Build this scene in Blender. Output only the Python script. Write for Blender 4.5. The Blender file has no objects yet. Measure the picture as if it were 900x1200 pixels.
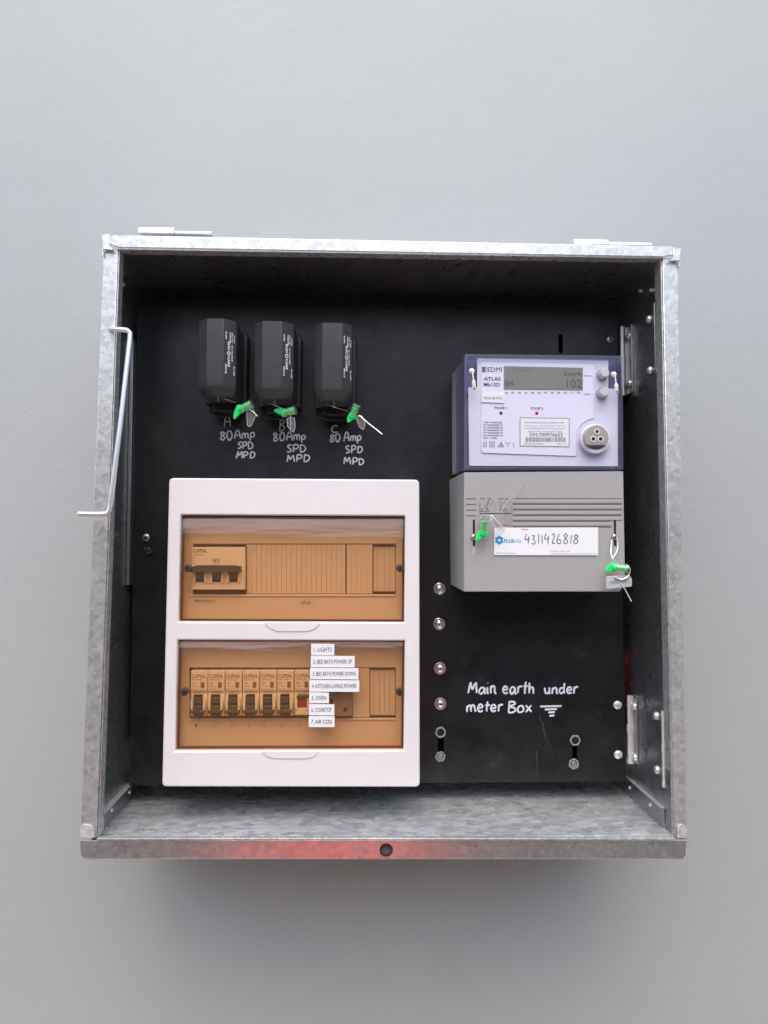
import bpy, bmesh, math, random
from mathutils import Vector, Matrix
random.seed(7)
S = bpy.context.scene
COL = S.collection

# ------------------------------------------------------------------ camera
CAM = Vector((-0.0266, -0.7203, -0.0045)); YAW, PITCH, ROLL, FPX = 0.03285, 0.04767, 0.00167, 872.855
def cam_axes():
    cy, sy, cp, sp = math.cos(YAW), math.sin(YAW), math.cos(PITCH), math.sin(PITCH)
    f = Vector((sy*cp, cy*cp, sp)); rt = Vector((cy, -sy, 0)); up = rt.cross(f)
    cr, sr = math.cos(ROLL), math.sin(ROLL)
    return cr*rt+sr*up, -sr*rt+cr*up, f
RT, UP, FW = cam_axes()
cd = bpy.data.cameras.new('camera'); cam = bpy.data.objects.new('camera', cd); COL.objects.link(cam)
m = Matrix((RT, UP, -FW)).transposed().to_4x4(); m.translation = CAM; cam.matrix_world = m
cd.sensor_fit = 'VERTICAL'; cd.sensor_height = 36; cd.sensor_width = 27; cd.lens = 36*FPX/1200
cd.clip_start = 0.01; cd.clip_end = 500
S.camera = cam
S.render.resolution_x, S.render.resolution_y = 768, 1024

# ------------------------------------------------------------------ light
SUN_EL, SUN_AZ = math.radians(58), math.radians(-4)      # azimuth measured from straight in front of the wall, towards -x
W = bpy.data.worlds.new('World'); S.world = W; W.use_nodes = True
nt = W.node_tree; bg = nt.nodes['Background']; sky = nt.nodes.new('ShaderNodeTexSky')
sky.sky_type = 'NISHITA'; sky.sun_disc = False; sky.sun_elevation = SUN_EL; sky.sun_rotation = math.pi - SUN_AZ
sky.air_density = 1.0; sky.dust_density = 3.0; sky.ozone_density = 1.0
nt.links.new(sky.outputs[0], bg.inputs[0]); bg.inputs[1].default_value = 0.15
sd = bpy.data.lights.new('sun', 'SUN'); sd.energy = 0.6; sd.angle = math.radians(70); sd.color = (1, .965, .92)
sun = bpy.data.objects.new('sun', sd); COL.objects.link(sun)
to_sun = Vector((math.sin(SUN_AZ)*math.cos(SUN_EL), -math.cos(SUN_AZ)*math.cos(SUN_EL), math.sin(SUN_EL)))
sun.rotation_euler = to_sun.to_track_quat('Z', 'Y').to_euler()
S.view_settings.view_transform = 'Standard'; S.view_settings.look = 'None'
S.view_settings.exposure = 1.0; S.view_settings.gamma = 1
S.render.engine = 'CYCLES'
S.cycles.max_bounces = 10; S.cycles.transparent_max_bounces = 24; S.cycles.glossy_bounces = 6

# ------------------------------------------------------------------ where a sighting line meets a plane of the place
def at(x, y, Y):
    d = FW + RT*((x-450)/FPX) - UP*((y-600)/FPX)
    p = CAM + d*((Y-CAM.y)/d.y)
    return Vector((p.x, Y, p.z))
def xz(x, y, Y):
    p = at(x, y, Y); return (p.x, p.z)
def mm(px, Y): return px*(Y-CAM.y)/FPX

# ------------------------------------------------------------------ materials
def mat(name, col=(.8, .8, .8), rough=.5, metal=0., spec=.5, **k):
    M = bpy.data.materials.new(name); M.use_nodes = True
    b = M.node_tree.nodes['Principled BSDF']
    b.inputs['Base Color'].default_value = (*col, 1); b.inputs['Roughness'].default_value = rough
    b.inputs['Metallic'].default_value = metal; b.inputs['Specular IOR Level'].default_value = spec
    for a, v in k.items(): b.inputs[a.replace('_', ' ')].default_value = v
    return M
def N(M, t, **k):
    n = M.node_tree.nodes.new(t)
    for a, v in k.items():
        if a in n.inputs: n.inputs[a].default_value = v
        else: setattr(n, a, v)
    return n
def L(M, a, b): M.node_tree.links.new(a, b)
def P(M): return M.node_tree.nodes['Principled BSDF']
def obco(M): return N(M, 'ShaderNodeTexCoord').outputs['Object']
def bump(M, h, strength, dist):
    b = N(M, 'ShaderNodeBump'); b.inputs['Strength'].default_value = strength; b.inputs['Distance'].default_value = dist
    L(M, h, b.inputs['Height']); L(M, b.outputs[0], P(M).inputs['Normal']); return b
def noise(M, scale, detail=4, rough=.5, co=None):
    n = N(M, 'ShaderNodeTexNoise'); n.inputs['Scale'].default_value = scale; n.inputs['Detail'].default_value = detail
    n.inputs['Roughness'].default_value = rough; L(M, co or obco(M), n.inputs['Vector']); return n.outputs['Fac']
def ramp(M, src, stops):
    r = N(M, 'ShaderNodeValToRGB'); e = r.color_ramp.elements
    while len(e) < len(stops): e.new(.5)
    for q, (p, c) in zip(e, stops):
        q.position = p; q.color = (*c, 1) if not isinstance(c, (int, float)) else (c, c, c, 1)
    L(M, src, r.inputs[0]); return r.outputs['Color']
def math_(M, op, a, b):
    n = N(M, 'ShaderNodeMath', operation=op)
    for i, v in enumerate((a, b)):
        if isinstance(v, (int, float)): n.inputs[i].default_value = v
        else: L(M, v, n.inputs[i])
    return n.outputs[0]
def mixc(M, f, a, b):
    n = N(M, 'ShaderNodeMix', data_type='RGBA')
    for i, v in ((0, f), (6, a), (7, b)):
        if isinstance(v, (int, float)): n.inputs[i].default_value = v
        elif isinstance(v, tuple): n.inputs[i].default_value = (*v, 1)
        else: L(M, v, n.inputs[i])
    return n.outputs[2]

def galvanised(name, lo, hi, r0, r1, scale=70, stain=None, metal=1.0, stretch=None):
    M = mat(name, metal=metal)
    co = obco(M)
    mp = N(M, 'ShaderNodeMapping'); L(M, co, mp.inputs[0]); mp.inputs['Scale'].default_value = stretch or (1, 1, 1)
    co = mp.outputs[0]
    wn = N(M, 'ShaderNodeTexNoise'); wn.inputs['Scale'].default_value = scale*1.1; wn.inputs['Detail'].default_value = 3; L(M, co, wn.inputs['Vector'])
    ws = N(M, 'ShaderNodeVectorMath', operation='SCALE'); L(M, wn.outputs['Color'], ws.inputs[0]); ws.inputs['Scale'].default_value = 1.2/scale
    ad = N(M, 'ShaderNodeVectorMath', operation='ADD'); L(M, co, ad.inputs[0]); L(M, ws.outputs[0], ad.inputs[1])
    v = N(M, 'ShaderNodeTexVoronoi'); v.inputs['Scale'].default_value = scale; L(M, ad.outputs[0], v.inputs['Vector'])
    sx = N(M, 'ShaderNodeSeparateColor'); L(M, v.outputs['Color'], sx.inputs[0])
    n2 = noise(M, 9, 6, .65, co)
    f = math_(M, 'ADD', math_(M, 'MULTIPLY', sx.outputs[0], .45), math_(M, 'MULTIPLY', n2, .75))
    c = ramp(M, f, [(.25, lo), (.85, hi)])
    if stain:
        s = ramp(M, noise(M, 150, 9, .85, co), [(.50, 0), (.60, 1)])
        c = mixc(M, math_(M, 'MULTIPLY', s, stain[1]), c, stain[0])
    L(M, c, P(M).inputs['Base Color'])
    rr = ramp(M, math_(M, 'ADD', math_(M, 'MULTIPLY', sx.outputs[1], .5), math_(M, 'MULTIPLY', noise(M, 30, 5, .6, co), .5)), [(.2, r0), (.8, r1)])
    L(M, rr, P(M).inputs['Roughness'])
    h = math_(M, 'ADD', math_(M, 'MULTIPLY', sx.outputs[2], .5), noise(M, scale*3, 4, .6, co))
    bump(M, h, .25, .0004)
    return M
GALV = galvanised('galvanised_frame', (.44, .445, .43), (.67, .675, .65), .24, .40, 230, metal=.55)
GALVR = galvanised('galvanised_rail', (.62, .62, .60), (.88, .88, .85), .12, .27, 230, metal=.85)  # brighter, smoother copy of the frame zinc, to strengthen the red reflection
GALVI = galvanised('galvanised_inside', (.36, .37, .38), (.50, .51, .52), .26, .40, 150, metal=.92)
GALVF = galvanised('galvanised_floor', (.42, .45, .46), (.84, .87, .88), .20, .40, 150, stain=((.15, .16, .17), .42), stretch=(.6, 1, 1), metal=.5)
STEEL = mat('zinc_steel', (.82, .81, .78), .25, 1)
STEELD = mat('dull_steel', (.5, .48, .45), .38, 1)
BRIGHT = mat('bright_rivet', (.86, .85, .84), .35, .6)

WALLP = mat('painted_wall', (.42, .44, .445), .42, spec=.5)
c = ramp(WALLP, noise(WALLP, 1.6, 5, .6), [(.3, (.395, .420, .412)), (.7, (.425, .450, .442))]); L(WALLP, c, P(WALLP).inputs['Base Color'])
L(WALLP, ramp(WALLP, noise(WALLP, 5, 4), [(.3, .40), (.7, .52)]), P(WALLP).inputs['Roughness'])
h = math_(WALLP, 'ADD', noise(WALLP, 300, 4, .6), math_(WALLP, 'MULTIPLY', noise(WALLP, 35, 4, .6), 1.6)); bump(WALLP, h, .22, .0013)

BLACKP = mat('black_panel', (.012, .012, .014), .34, spec=.32)
c = ramp(BLACKP, noise(BLACKP, 26, 8, .75), [(.35, (.008, .008, .010)), (.62, (.019, .019, .021)), (.80, (.06, .06, .06))]); L(BLACKP, c, P(BLACKP).inputs['Base Color'])
L(BLACKP, ramp(BLACKP, noise(BLACKP, 14, 7, .7), [(.3, .26), (.7, .45)]), P(BLACKP).inputs['Roughness'])
bump(BLACKP, noise(BLACKP, 420, 2), .12, .0004)
SCRATCH = mat('scratch', (.12, .12, .125), .6)
HOLE = mat('dark_recess', (.004, .004, .005), .6)
FUSE = mat('fuse_plastic', (.036, .036, .038), .5); bump(FUSE, noise(FUSE, 900, 2), .2, .0003)
L(FUSE, ramp(FUSE, noise(FUSE, 60, 6, .7), [(.3, (.03, .03, .032)), (.75, (.046, .046, .048))]), P(FUSE).inputs['Base Color'])
FUSEB = mat('fuse_base_plastic', (.01, .01, .011), .35)
PRINTW = mat('white_print', (.85, .85, .83), .6)
CHALKS = mat('silver_marker', (.55, .55, .55), .55)
CHALKW = mat('white_marker', (.78, .82, .88), .55)
WHITE = mat('white_plastic', (.80, .765, .77), .38)
L(WHITE, ramp(WHITE, noise(WHITE, 18, 8, .7), [(.3, (.765, .725, .722)), (.7, (.81, .77, .765))]), P(WHITE).inputs['Base Color'])
INNER = mat('inner_plastic', (.74, .69, .63), .5)
INNERG = mat('inner_groove', (.62, .58, .53), .6)
BRK = mat('breaker_plastic', (.90, .88, .80), .4)
TOGGLE = mat('toggle_plastic', (.045, .045, .045), .4)
TOGGLEG = mat('toggle_grey_plastic', (.085, .08, .078), .4)
RCDG = mat('residual_grey_plastic', (.30, .27, .25), .5)
REDP = mat('red_toggle', (.35, .04, .03), .4)
PRINTK = mat('black_print', (.02, .02, .022), .6)
PRINTG = mat('grey_print', (.16, .155, .17), .6)
LABELW = mat('white_label', (.84, .85, .85), .5)
KNOB = mat('window_knob', (.07, .045, .03), .4)
METERP = mat('meter_face', (.70, .70, .77), .45)
METERR = mat('meter_raised_face', (.78, .77, .86), .42)
METERB = mat('meter_body_grey', (.36, .36, .35), .45)
TERM = mat('terminal_cover_grey', (.375, .365, .35), .5); bump(TERM, noise(TERM, 1500, 2), .1, .0002)
TERMD = mat('terminal_groove', (.13, .12, .115), .6)
LCD = mat('lcd_glass', (.215, .225, .19), .25)
LCDS = mat('lcd_segment', (.075, .08, .065), .4)
PORT = mat('port_grey', (.40, .37, .34), .35, .3)
BTN = mat('button_grey', (.52, .51, .49), .35)
GREEN = mat('green_plastic', (.01, .80, .16), .3)
CYAN = mat('cyan_print', (.0, .33, .62), .5); BLUE = mat('blue_print', (.02, .30, .75), .5)
MAGENTA = mat('magenta_led', (.42, .01, .10), .3)
INK = mat('grey_ink', (.10, .09, .10), .6)
IVORY = mat('ivory_ferrule', (.80, .77, .66), .4)
RODM = mat('rod_zinc', (.80, .79, .78), .33, .85)
REDC = mat('red_cable', (.35, .01, .02), .4)
PINKW = mat('pinkish_washer', (.62, .40, .40), .35, .8)

def clear(name, tint, rough=.03, ior=1.45, gloss=1.0, milk=0.0, milkcol=(.8, .8, .8), ripple=False):
    M = bpy.data.materials.new(name); M.use_nodes = True; T = M.node_tree; T.nodes.clear()
    out = T.nodes.new('ShaderNodeOutputMaterial'); mx = T.nodes.new('ShaderNodeMixShader')
    tr = T.nodes.new('ShaderNodeBsdfTransparent'); tr.inputs[0].default_value = (*tint, 1)
    gl = T.nodes.new('ShaderNodeBsdfGlossy'); gl.inputs['Roughness'].default_value = rough
    fr = T.nodes.new('ShaderNodeFresnel'); fr.inputs[0].default_value = ior
    mu = T.nodes.new('ShaderNodeMath'); mu.operation = 'MULTIPLY'; mu.inputs[1].default_value = gloss
    ge = T.nodes.new('ShaderNodeNewGeometry'); ft = T.nodes.new('ShaderNodeMath'); ft.operation = 'SUBTRACT'; ft.inputs[0].default_value = 1
    T.links.new(ge.outputs['Backfacing'], ft.inputs[1])
    m3 = T.nodes.new('ShaderNodeMath'); m3.operation = 'MULTIPLY'; T.links.new(mu.outputs[0], m3.inputs[0]); T.links.new(ft.outputs[0], m3.inputs[1])
    T.links.new(fr.outputs[0], mu.inputs[0]); T.links.new(m3.outputs[0], mx.inputs[0])
    if ripple:      # moulded plastic is never quite flat, and it is dusty and wiped
        tc = T.nodes.new('ShaderNodeTexCoord'); mp = T.nodes.new('ShaderNodeMapping'); mp.inputs['Scale'].default_value = (5, 5, 38)
        nz = T.nodes.new('ShaderNodeTexNoise'); nz.inputs['Scale'].default_value = 1.4; nz.inputs['Detail'].default_value = 3
        bp = T.nodes.new('ShaderNodeBump'); bp.inputs['Strength'].default_value = .3; bp.inputs['Distance'].default_value = .0035
        T.links.new(tc.outputs['Object'], mp.inputs[0]); T.links.new(mp.outputs[0], nz.inputs['Vector']); T.links.new(nz.outputs['Fac'], bp.inputs['Height'])
        T.links.new(bp.outputs[0], gl.inputs['Normal'])
        n2 = T.nodes.new('ShaderNodeTexNoise'); n2.inputs['Scale'].default_value = 30; n2.inputs['Detail'].default_value = 8; n2.inputs['Roughness'].default_value = .7
        T.links.new(tc.outputs['Object'], n2.inputs['Vector'])
        mr = T.nodes.new('ShaderNodeMapRange'); mr.inputs['From Min'].default_value = .35; mr.inputs['From Max'].default_value = .75; mr.inputs['To Min'].default_value = .07; mr.inputs['To Max'].default_value = .20
        T.links.new(n2.outputs['Fac'], mr.inputs['Value']); T.links.new(mr.outputs[0], gl.inputs['Roughness'])
    base = tr
    if milk:
        m2 = T.nodes.new('ShaderNodeMixShader'); df = T.nodes.new('ShaderNodeBsdfDiffuse'); df.inputs[0].default_value = (*milkcol, 1)
        m2.inputs[0].default_value = milk; T.links.new(tr.outputs[0], m2.inputs[1]); T.links.new(df.outputs[0], m2.inputs[2]); base = m2
    T.links.new(base.outputs[0], mx.inputs[1]); T.links.new(gl.outputs[0], mx.inputs[2]); T.links.new(mx.outputs[0], out.inputs[0])
    return M
AMBER = clear('amber_window', (.958, .828, .685), .05, milk=.04, milkcol=(.70, .42, .25), ior=1.72, ripple=True)
METERC = clear('violet_clear_cover', (.985, .985, .998), .04, milk=.004, milkcol=(.6, .6, .9))
METERV = clear('violet_cover_wall', (.79, .79, .90), .08, milk=.20, milkcol=(.28, .28, .38))
SEALC = clear('clear_seal_plastic', (.95, .98, .95), .05, milk=.10, gloss=2.2)
TAGC = clear('frosted_tag', (.8, .8, .8), .2, milk=.45, gloss=1.3, milkcol=(.85, .85, .85))

# ------------------------------------------------------------------ objects
ORI = {}
def tagp(o, label=None, cat=None, group=None, kind=None):
    for k, v in (('label', label), ('category', cat), ('group', group), ('kind', kind)):
        if v: o[k] = v
    return o
def thing(name, loc, label, cat, group=None):
    o = bpy.data.objects.new(name, None); COL.objects.link(o); o.location = loc; o.empty_display_size = .02
    ORI[o.name] = Vector(loc); return tagp(o, label, cat, group)
def origin(p): return ORI.get(p.name, Vector()) if p else Vector()
def link(name, me, material, parent=None, origin_at=None, bevel=0., smooth=False, seg=2):
    """me is in world coordinates; the object's origin goes to its parent's (or origin_at)"""
    o = bpy.data.objects.new(name, me); COL.objects.link(o)
    base = origin(parent) if parent else Vector(origin_at or (0, 0, 0))
    me.transform(Matrix.Translation(-base))
    if parent: o.parent = parent
    else: o.location = base
    ORI[o.name] = base
    me.materials.clear(); me.materials.append(material)
    if smooth:
        for f in me.polygons: f.use_smooth = True
        me.set_sharp_from_angle(angle=math.radians(35))
    if bevel:
        b = o.modifiers.new('bevel', 'BEVEL'); b.width = bevel; b.segments = seg; b.limit_method = 'ANGLE'; b.angle_limit = math.radians(40)
        for f in me.polygons: f.use_smooth = True
        me.set_sharp_from_angle(angle=math.radians(30)); b.harden_normals = False
    return o
class MB:
    def __init__(s): s.v = []; s.f = []
    def add(s, v, f):
        n = len(s.v); s.v += [tuple(q) for q in v]; s.f += [tuple(i+n for i in q) for q in f]; return s
    def box(s, x0, x1, y0, y1, z0, z1):
        return s.add([(x, y, z) for z in (z0, z1) for y in (y0, y1) for x in (x0, x1)],
                     [(0, 2, 3, 1), (4, 5, 7, 6), (0, 1, 5, 4), (2, 6, 7, 3), (0, 4, 6, 2), (1, 3, 7, 5)])
    def quadbox(s, front, y0, back, y1):      # four (x,z) points clockwise from top left, front at y0, back at y1
        v = [(x, y0, z) for x, z in front]+[(x, y1, z) for x, z in back]
        return s.add(v, [(0, 3, 2, 1), (4, 5, 6, 7), (0, 1, 5, 4), (1, 2, 6, 5), (2, 3, 7, 6), (3, 0, 4, 7)])
    def prism(s, pts, y0, y1):                # (x,z) outline pushed from y0 (front) to y1
        n = len(pts); v = [(x, y0, z) for x, z in pts]+[(x, y1, z) for x, z in pts]
        return s.add(v, [tuple(range(n-1, -1, -1)), tuple(range(n, 2*n))]+[(i, (i+1) % n, (i+1) % n+n, i+n) for i in range(n)])
    def disc(s, c, r, y0, y1, n=20, r1=None, rot=0):
        return s.loft([[(c[0]+math.cos(2*math.pi*i/n+rot)*q, y, c[1]+math.sin(2*math.pi*i/n+rot)*q) for i in range(n)] for q, y in ((r, y0), (r if r1 is None else r1, y1))])
    def loft(s, rings, cap=True):
        n = len(rings[0]); v = [p for r in rings for p in r]; f = []
        for k in range(len(rings)-1):
            for i in range(n):
                j = (i+1) % n; f.append((k*n+i, k*n+j, (k+1)*n+j, (k+1)*n+i))
        if cap: f += [tuple(range(n-1, -1, -1)), tuple(range((len(rings)-1)*n, len(rings)*n))]
        return s.add(v, f)
    def dome(s, c, r, y0, h, n=20, k=5, rim=0.):
        rings = [[(c[0]+math.cos(2*math.pi*i/n)*r, y0, c[1]+math.sin(2*math.pi*i/n)*r) for i in range(n)]]
        for q in range(k):
            a = q/(k-.5)*math.pi/2
            rr = max(r*math.cos(a), r*.02); yy = y0-rim-h*math.sin(a)
            rings.append([(c[0]+math.cos(2*math.pi*i/n)*rr, yy, c[1]+math.sin(2*math.pi*i/n)*rr) for i in range(n)])
        return s.loft(rings)
    def tube(s, path, r, n=10, flat=1.):
        P_ = [Vector(p) for p in path]; rings = []
        ref = Vector((0, 1, 0))
        for i, p in enumerate(P_):
            t = (P_[min(i+1, len(P_)-1)]-P_[max(i-1, 0)]).normalized()
            a = ref-t*ref.dot(t)
            if a.length < .05: a = Vector((0, 0, 1))-t*t.z
            a.normalize(); b = t.cross(a); rr = r[i] if isinstance(r, (list, tuple)) else r
            rings.append([tuple(p+(a*math.cos(2*math.pi*k/n)*flat+b*math.sin(2*math.pi*k/n))*rr) for k in range(n)])
        return s.loft(rings)
    def mesh(s, name='m'):
        me = bpy.data.meshes.new(name); me.from_pydata(s.v, [], s.f)
        bm = bmesh.new(); bm.from_mesh(me); bmesh.ops.recalc_face_normals(bm, faces=bm.faces); bm.to_mesh(me); bm.free(); return me
    def build(s, name, material, parent=None, **k): return link(name, s.mesh(name), material, parent, **k)
def copy_tree(o, parent=None, loc=None):
    c = o.copy(); COL.objects.link(c)
    if parent is not None: c.parent = parent
    if loc is not None: c.location = loc
    for ch in list(o.children): copy_tree(ch, c)
    return c
def clone_part(o, d):      # the same part again, moved by d
    c = o.copy(); COL.objects.link(c); c.location = Vector(o.location)+Vector(d); return c
def smooth_path(pts, sub=5):
    P_ = [Vector(p) for p in pts]; out = []
    for i in range(len(P_)-1):
        a, b, c, d = P_[max(i-1, 0)], P_[i], P_[i+1], P_[min(i+2, len(P_)-1)]
        for k in range(sub):
            t = k/sub
            out.append(.5*((2*b)+(c-a)*t+(2*a-5*b+4*c-d)*t*t+(3*b-a-3*c+d)*t**3))
    out.append(P_[-1]); return out
def fillet(pts, r, n=5):   # outline with rounded corners, (x,z)
    out = []; m_ = len(pts)
    for i in range(m_):
        p = Vector(pts[i]); a = Vector(pts[i-1])-p; b = Vector(pts[(i+1) % m_])-p
        rr = min(r, a.length*.45, b.length*.45)
        A = p+a.normalized()*rr; B = p+b.normalized()*rr
        for k in range(n+1):
            t = k/n; q = A*(1-t)**2+p*2*t*(1-t)+B*t*t; out.append((q.x, q.y))
    return out
def curve_mesh(loops, depth, bev=0.):
    cu = bpy.data.curves.new('c', 'CURVE'); cu.dimensions = '2D'; cu.fill_mode = 'BOTH'
    cu.extrude = max(depth/2-bev, 1e-6); cu.bevel_depth = bev; cu.bevel_resolution = 2; cu.offset = -bev
    for lp in loops:
        sp = cu.splines.new('POLY'); sp.points.add(len(lp)-1); sp.use_cyclic_u = True
        for q, (x, z) in zip(sp.points, lp): q.co = (x, z, 0, 1)
    o = bpy.data.objects.new('c', cu); me = bpy.data.meshes.new_from_object(o)
    bpy.data.objects.remove(o); bpy.data.curves.remove(cu); return me
def plate(name, loops, y0, y1, material, parent=None, bev=0., **k):   # a plate with real holes: loops[0] outline, others holes
    me = curve_mesh(loops, y1-y0, bev)
    me.transform(Matrix.Translation((0, (y0+y1)/2, 0)) @ Matrix.Rotation(math.pi/2, 4, 'X'))
    return link(name, me, material, parent, **k)
def circle(c, r, n=24): return [(c[0]+r*math.cos(2*math.pi*i/n), c[1]+r*math.sin(2*math.pi*i/n)) for i in range(n)]
def quad(x0, y0, x1, y1, Y): return [xz(x0, y0, Y), xz(x1, y0, Y), xz(x1, y1, Y), xz(x0, y1, Y)]
def text(s, c, w, h, material, parent, name='lettering', u=(1, 0, 0), v=(0, 0, 1), bold=0., depth=.00012, align='C'):
    cu = bpy.data.curves.new('t', 'FONT'); cu.body = s; cu.size = 1; cu.extrude = .0; cu.offset = bold; cu.resolution_u = 2
    o = bpy.data.objects.new('t', cu); me = bpy.data.meshes.new_from_object(o)
    bpy.data.objects.remove(o); bpy.data.curves.remove(cu)
    X = [q.co.x for q in me.vertices]; Z = [q.co.y for q in me.vertices]
    x0, x1, z0, z1 = min(X), max(X), min(Z), max(Z)
    sx, sz = w/(x1-x0), h/(z1-z0)
    U, V_ = Vector(u).normalized(), Vector(v).normalized(); n = U.cross(V_)
    for q in me.vertices:
        q.co = Vector(c)+U*((q.co.x-(x0+x1)/2)*sx)+V_*((q.co.y-(z0+z1)/2)*sz)+n*depth
    return link(name, me, material, parent)
def slab(name, x0, y0, x1, y1, Ya, Yb, material, parent, bevel=0., **k):   # upright block whose front face at Ya spans the given sight window
    return MB().prism(quad(x0, y0, x1, y1, Ya), Ya, Yb).build(name, material, parent, bevel=bevel, **k)

# ------------------------------------------------------------------ stroke handwriting
G = {
 'A': (.75, [[(0, 0), (.1, .6), (.25, .98), (.45, .98), (.6, .5), (.66, 0)], [(.08, .42), (.6, .42)]]),
 'a': (.6, [[(.5, .5), (.2, .55), (.02, .25), (.18, .02), (.42, .2), (.5, .5), (.5, .12), (.6, .02)]]),
 'B': (.62, [[(.05, 0), (.08, .5), (.06, 1)], [(.06, .97), (.4, .95), (.48, .75), (.1, .54), (.5, .42), (.5, .12), (.25, 0), (.04, .04)]]),
 'C': (.55, [[(.5, .85), (.3, .98), (.08, .7), (.05, .3), (.2, .04), (.5, .1)]]),
 '8': (.58, [[(.42, .82), (.25, .96), (.08, .78), (.25, .55), (.48, .28), (.28, .02), (.06, .2), (.22, .5), (.45, .75), (.42, .86)]]),
 '0': (.62, [[(.3, .96), (.1, .8), (.04, .4), (.2, .04), (.42, .1), (.54, .5), (.44, .88), (.28, .96)]]),
 'm': (.85, [[(.03, 0), (.06, .62)], [(.06, .4), (.2, .62), (.36, .55), (.38, .05)], [(.38, .4), (.52, .62), (.68, .56), (.75, .03)]]),
 'p': (.6, [[(.05, .62), (.06, .1), (.04, -.25)], [(.06, .5), (.25, .66), (.48, .5), (.42, .2), (.08, .14)]]),
 'P': (.62, [[(.06, 0), (.05, .95)], [(.04, .93), (.4, .94), (.54, .7), (.38, .45), (.06, .42)]]),
 'S': (.55, [[(.48, .88), (.25, .96), (.06, .75), (.25, .5), (.46, .28), (.3, .04), (.03, .08)]]),
 'D': (.66, [[(.07, 0), (.06, .95)], [(.02, .94), (.4, .86), (.58, .5), (.4, .1), (.04, .03)]]),
 'M': (.85, [[(.02, 0), (.1, .6), (.16, .95), (.3, .5), (.38, .4), (.5, .7), (.62, .95), (.7, .5), (.76, .02)]]),
 'i': (.25, [[(.1, .58), (.1, .1), (.18, .02)], [(.12, .92), (.13, .93)]]),
 'n': (.58, [[(.04, .6), (.05, .02)], [(.05, .4), (.22, .6), (.4, .5), (.42, .15), (.54, .02)]]),
 'e': (.55, [[(.06, .3), (.42, .36), (.38, .56), (.18, .58), (.03, .3), (.18, .03), (.48, .1)]]),
 'r': (.42, [[(.05, .6), (.06, .02)], [(.06, .4), (.2, .58), (.42, .55)]]),
 't': (.45, [[(.2, .98), (.18, .3), (.2, .02)], [(0, .6), (.42, .62)]]),
 'h': (.58, [[(.06, 1), (.05, .02)], [(.05, .35), (.22, .58), (.4, .45), (.44, .0)]]),
 'u': (.6, [[(.04, .58), (.06, .15), (.22, .02), (.42, .2), (.45, .58), (.46, .12), (.56, .02)]]),
 'd': (.62, [[(.42, .5), (.18, .55), (.03, .25), (.2, .02), (.42, .2)], [(.46, 1), (.43, .3), (.54, .03)]]),
 'o': (.55, [[(.25, .6), (.05, .4), (.08, .08), (.32, .02), (.48, .25), (.42, .55), (.22, .6)]]),
 'x': (.5, [[(.03, .6), (.42, .02)], [(.42, .6), (.02, .0)]]),
 '4': (.6, [[(.2, .95), (.04, .45), (.5, .5)], [(.42, .75), (.36, .0)]]),
 '3': (.5, [[(.08, .9), (.4, .9), (.2, .58), (.42, .35), (.3, .05), (.02, .1)]]),
 '1': (.3, [[(.16, .95), (.14, .02)]]),
 '2': (.5, [[(.1, .8), (.28, .95), (.36, .7), (.12, .1), (.45, .08)]]),
 '6': (.55, [[(.32, .95), (.08, .5), (.1, .08), (.36, .05), (.42, .35), (.12, .42)]]),
 ' ': (.4, []),
}
def handwrite(s, x, z, h, w, Y, r, material, parent, slope=0., name='handwriting', label=None, jitter=.03):
    tot = sum(G[c][0]+.08 for c in s)-.08; sx = w/tot; cx = 0; B = MB()
    for c in s:
        wd, st = G[c]; jy = random.uniform(-jitter, jitter)*h; sl = random.uniform(-.06, .10); gh = random.uniform(.9, 1.08)
        for k in st:
            pts = [(x+(cx+px+sl*pz+random.uniform(-.018, .018))*sx, Y-r*.12, z+(pz*gh+random.uniform(-.022, .022))*h+jy+slope*(cx+px)*sx) for px, pz in k]
            pp = smooth_path(pts, 4)
            n = len(pp); rr = [r*(.82+.3*random.random()) if 0 < i < n-1 else r*.7 for i in range(n)]
            B.tube(pp, rr, 8, .22)
        cx += wd+.08
    o = B.build(name, material, parent, smooth=True)
    if label: o['label'] = label
    return o

# ================================================================== SETTING
WY = .185                                    # face of the house wall
g = MB().box(-60, 60, -120, WY, -1.62, -1.5).build('ground', mat('bare_earth', (.30, .25, .21), .9)); tagp(g, kind='structure')
gm = g.data.materials[0]; L(gm, ramp(gm, noise(gm, 1.2, 8, .7), [(.3, (.42, .35, .29)), (.7, (.54, .46, .385))]), P(gm).inputs['Base Color'])
wall = MB().box(-4, 4, WY, WY+.2, -1.5, 1.6).build('wall', WALLP); tagp(wall, kind='structure')
for (px, py, r) in ((7, 271, .0028), (252, 1041, .003)):
    c = xz(px, py, WY); MB().dome(c, r, WY+.001, .0006, 14, 3).build('nail_head', WALLP, wall, smooth=True)

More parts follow.
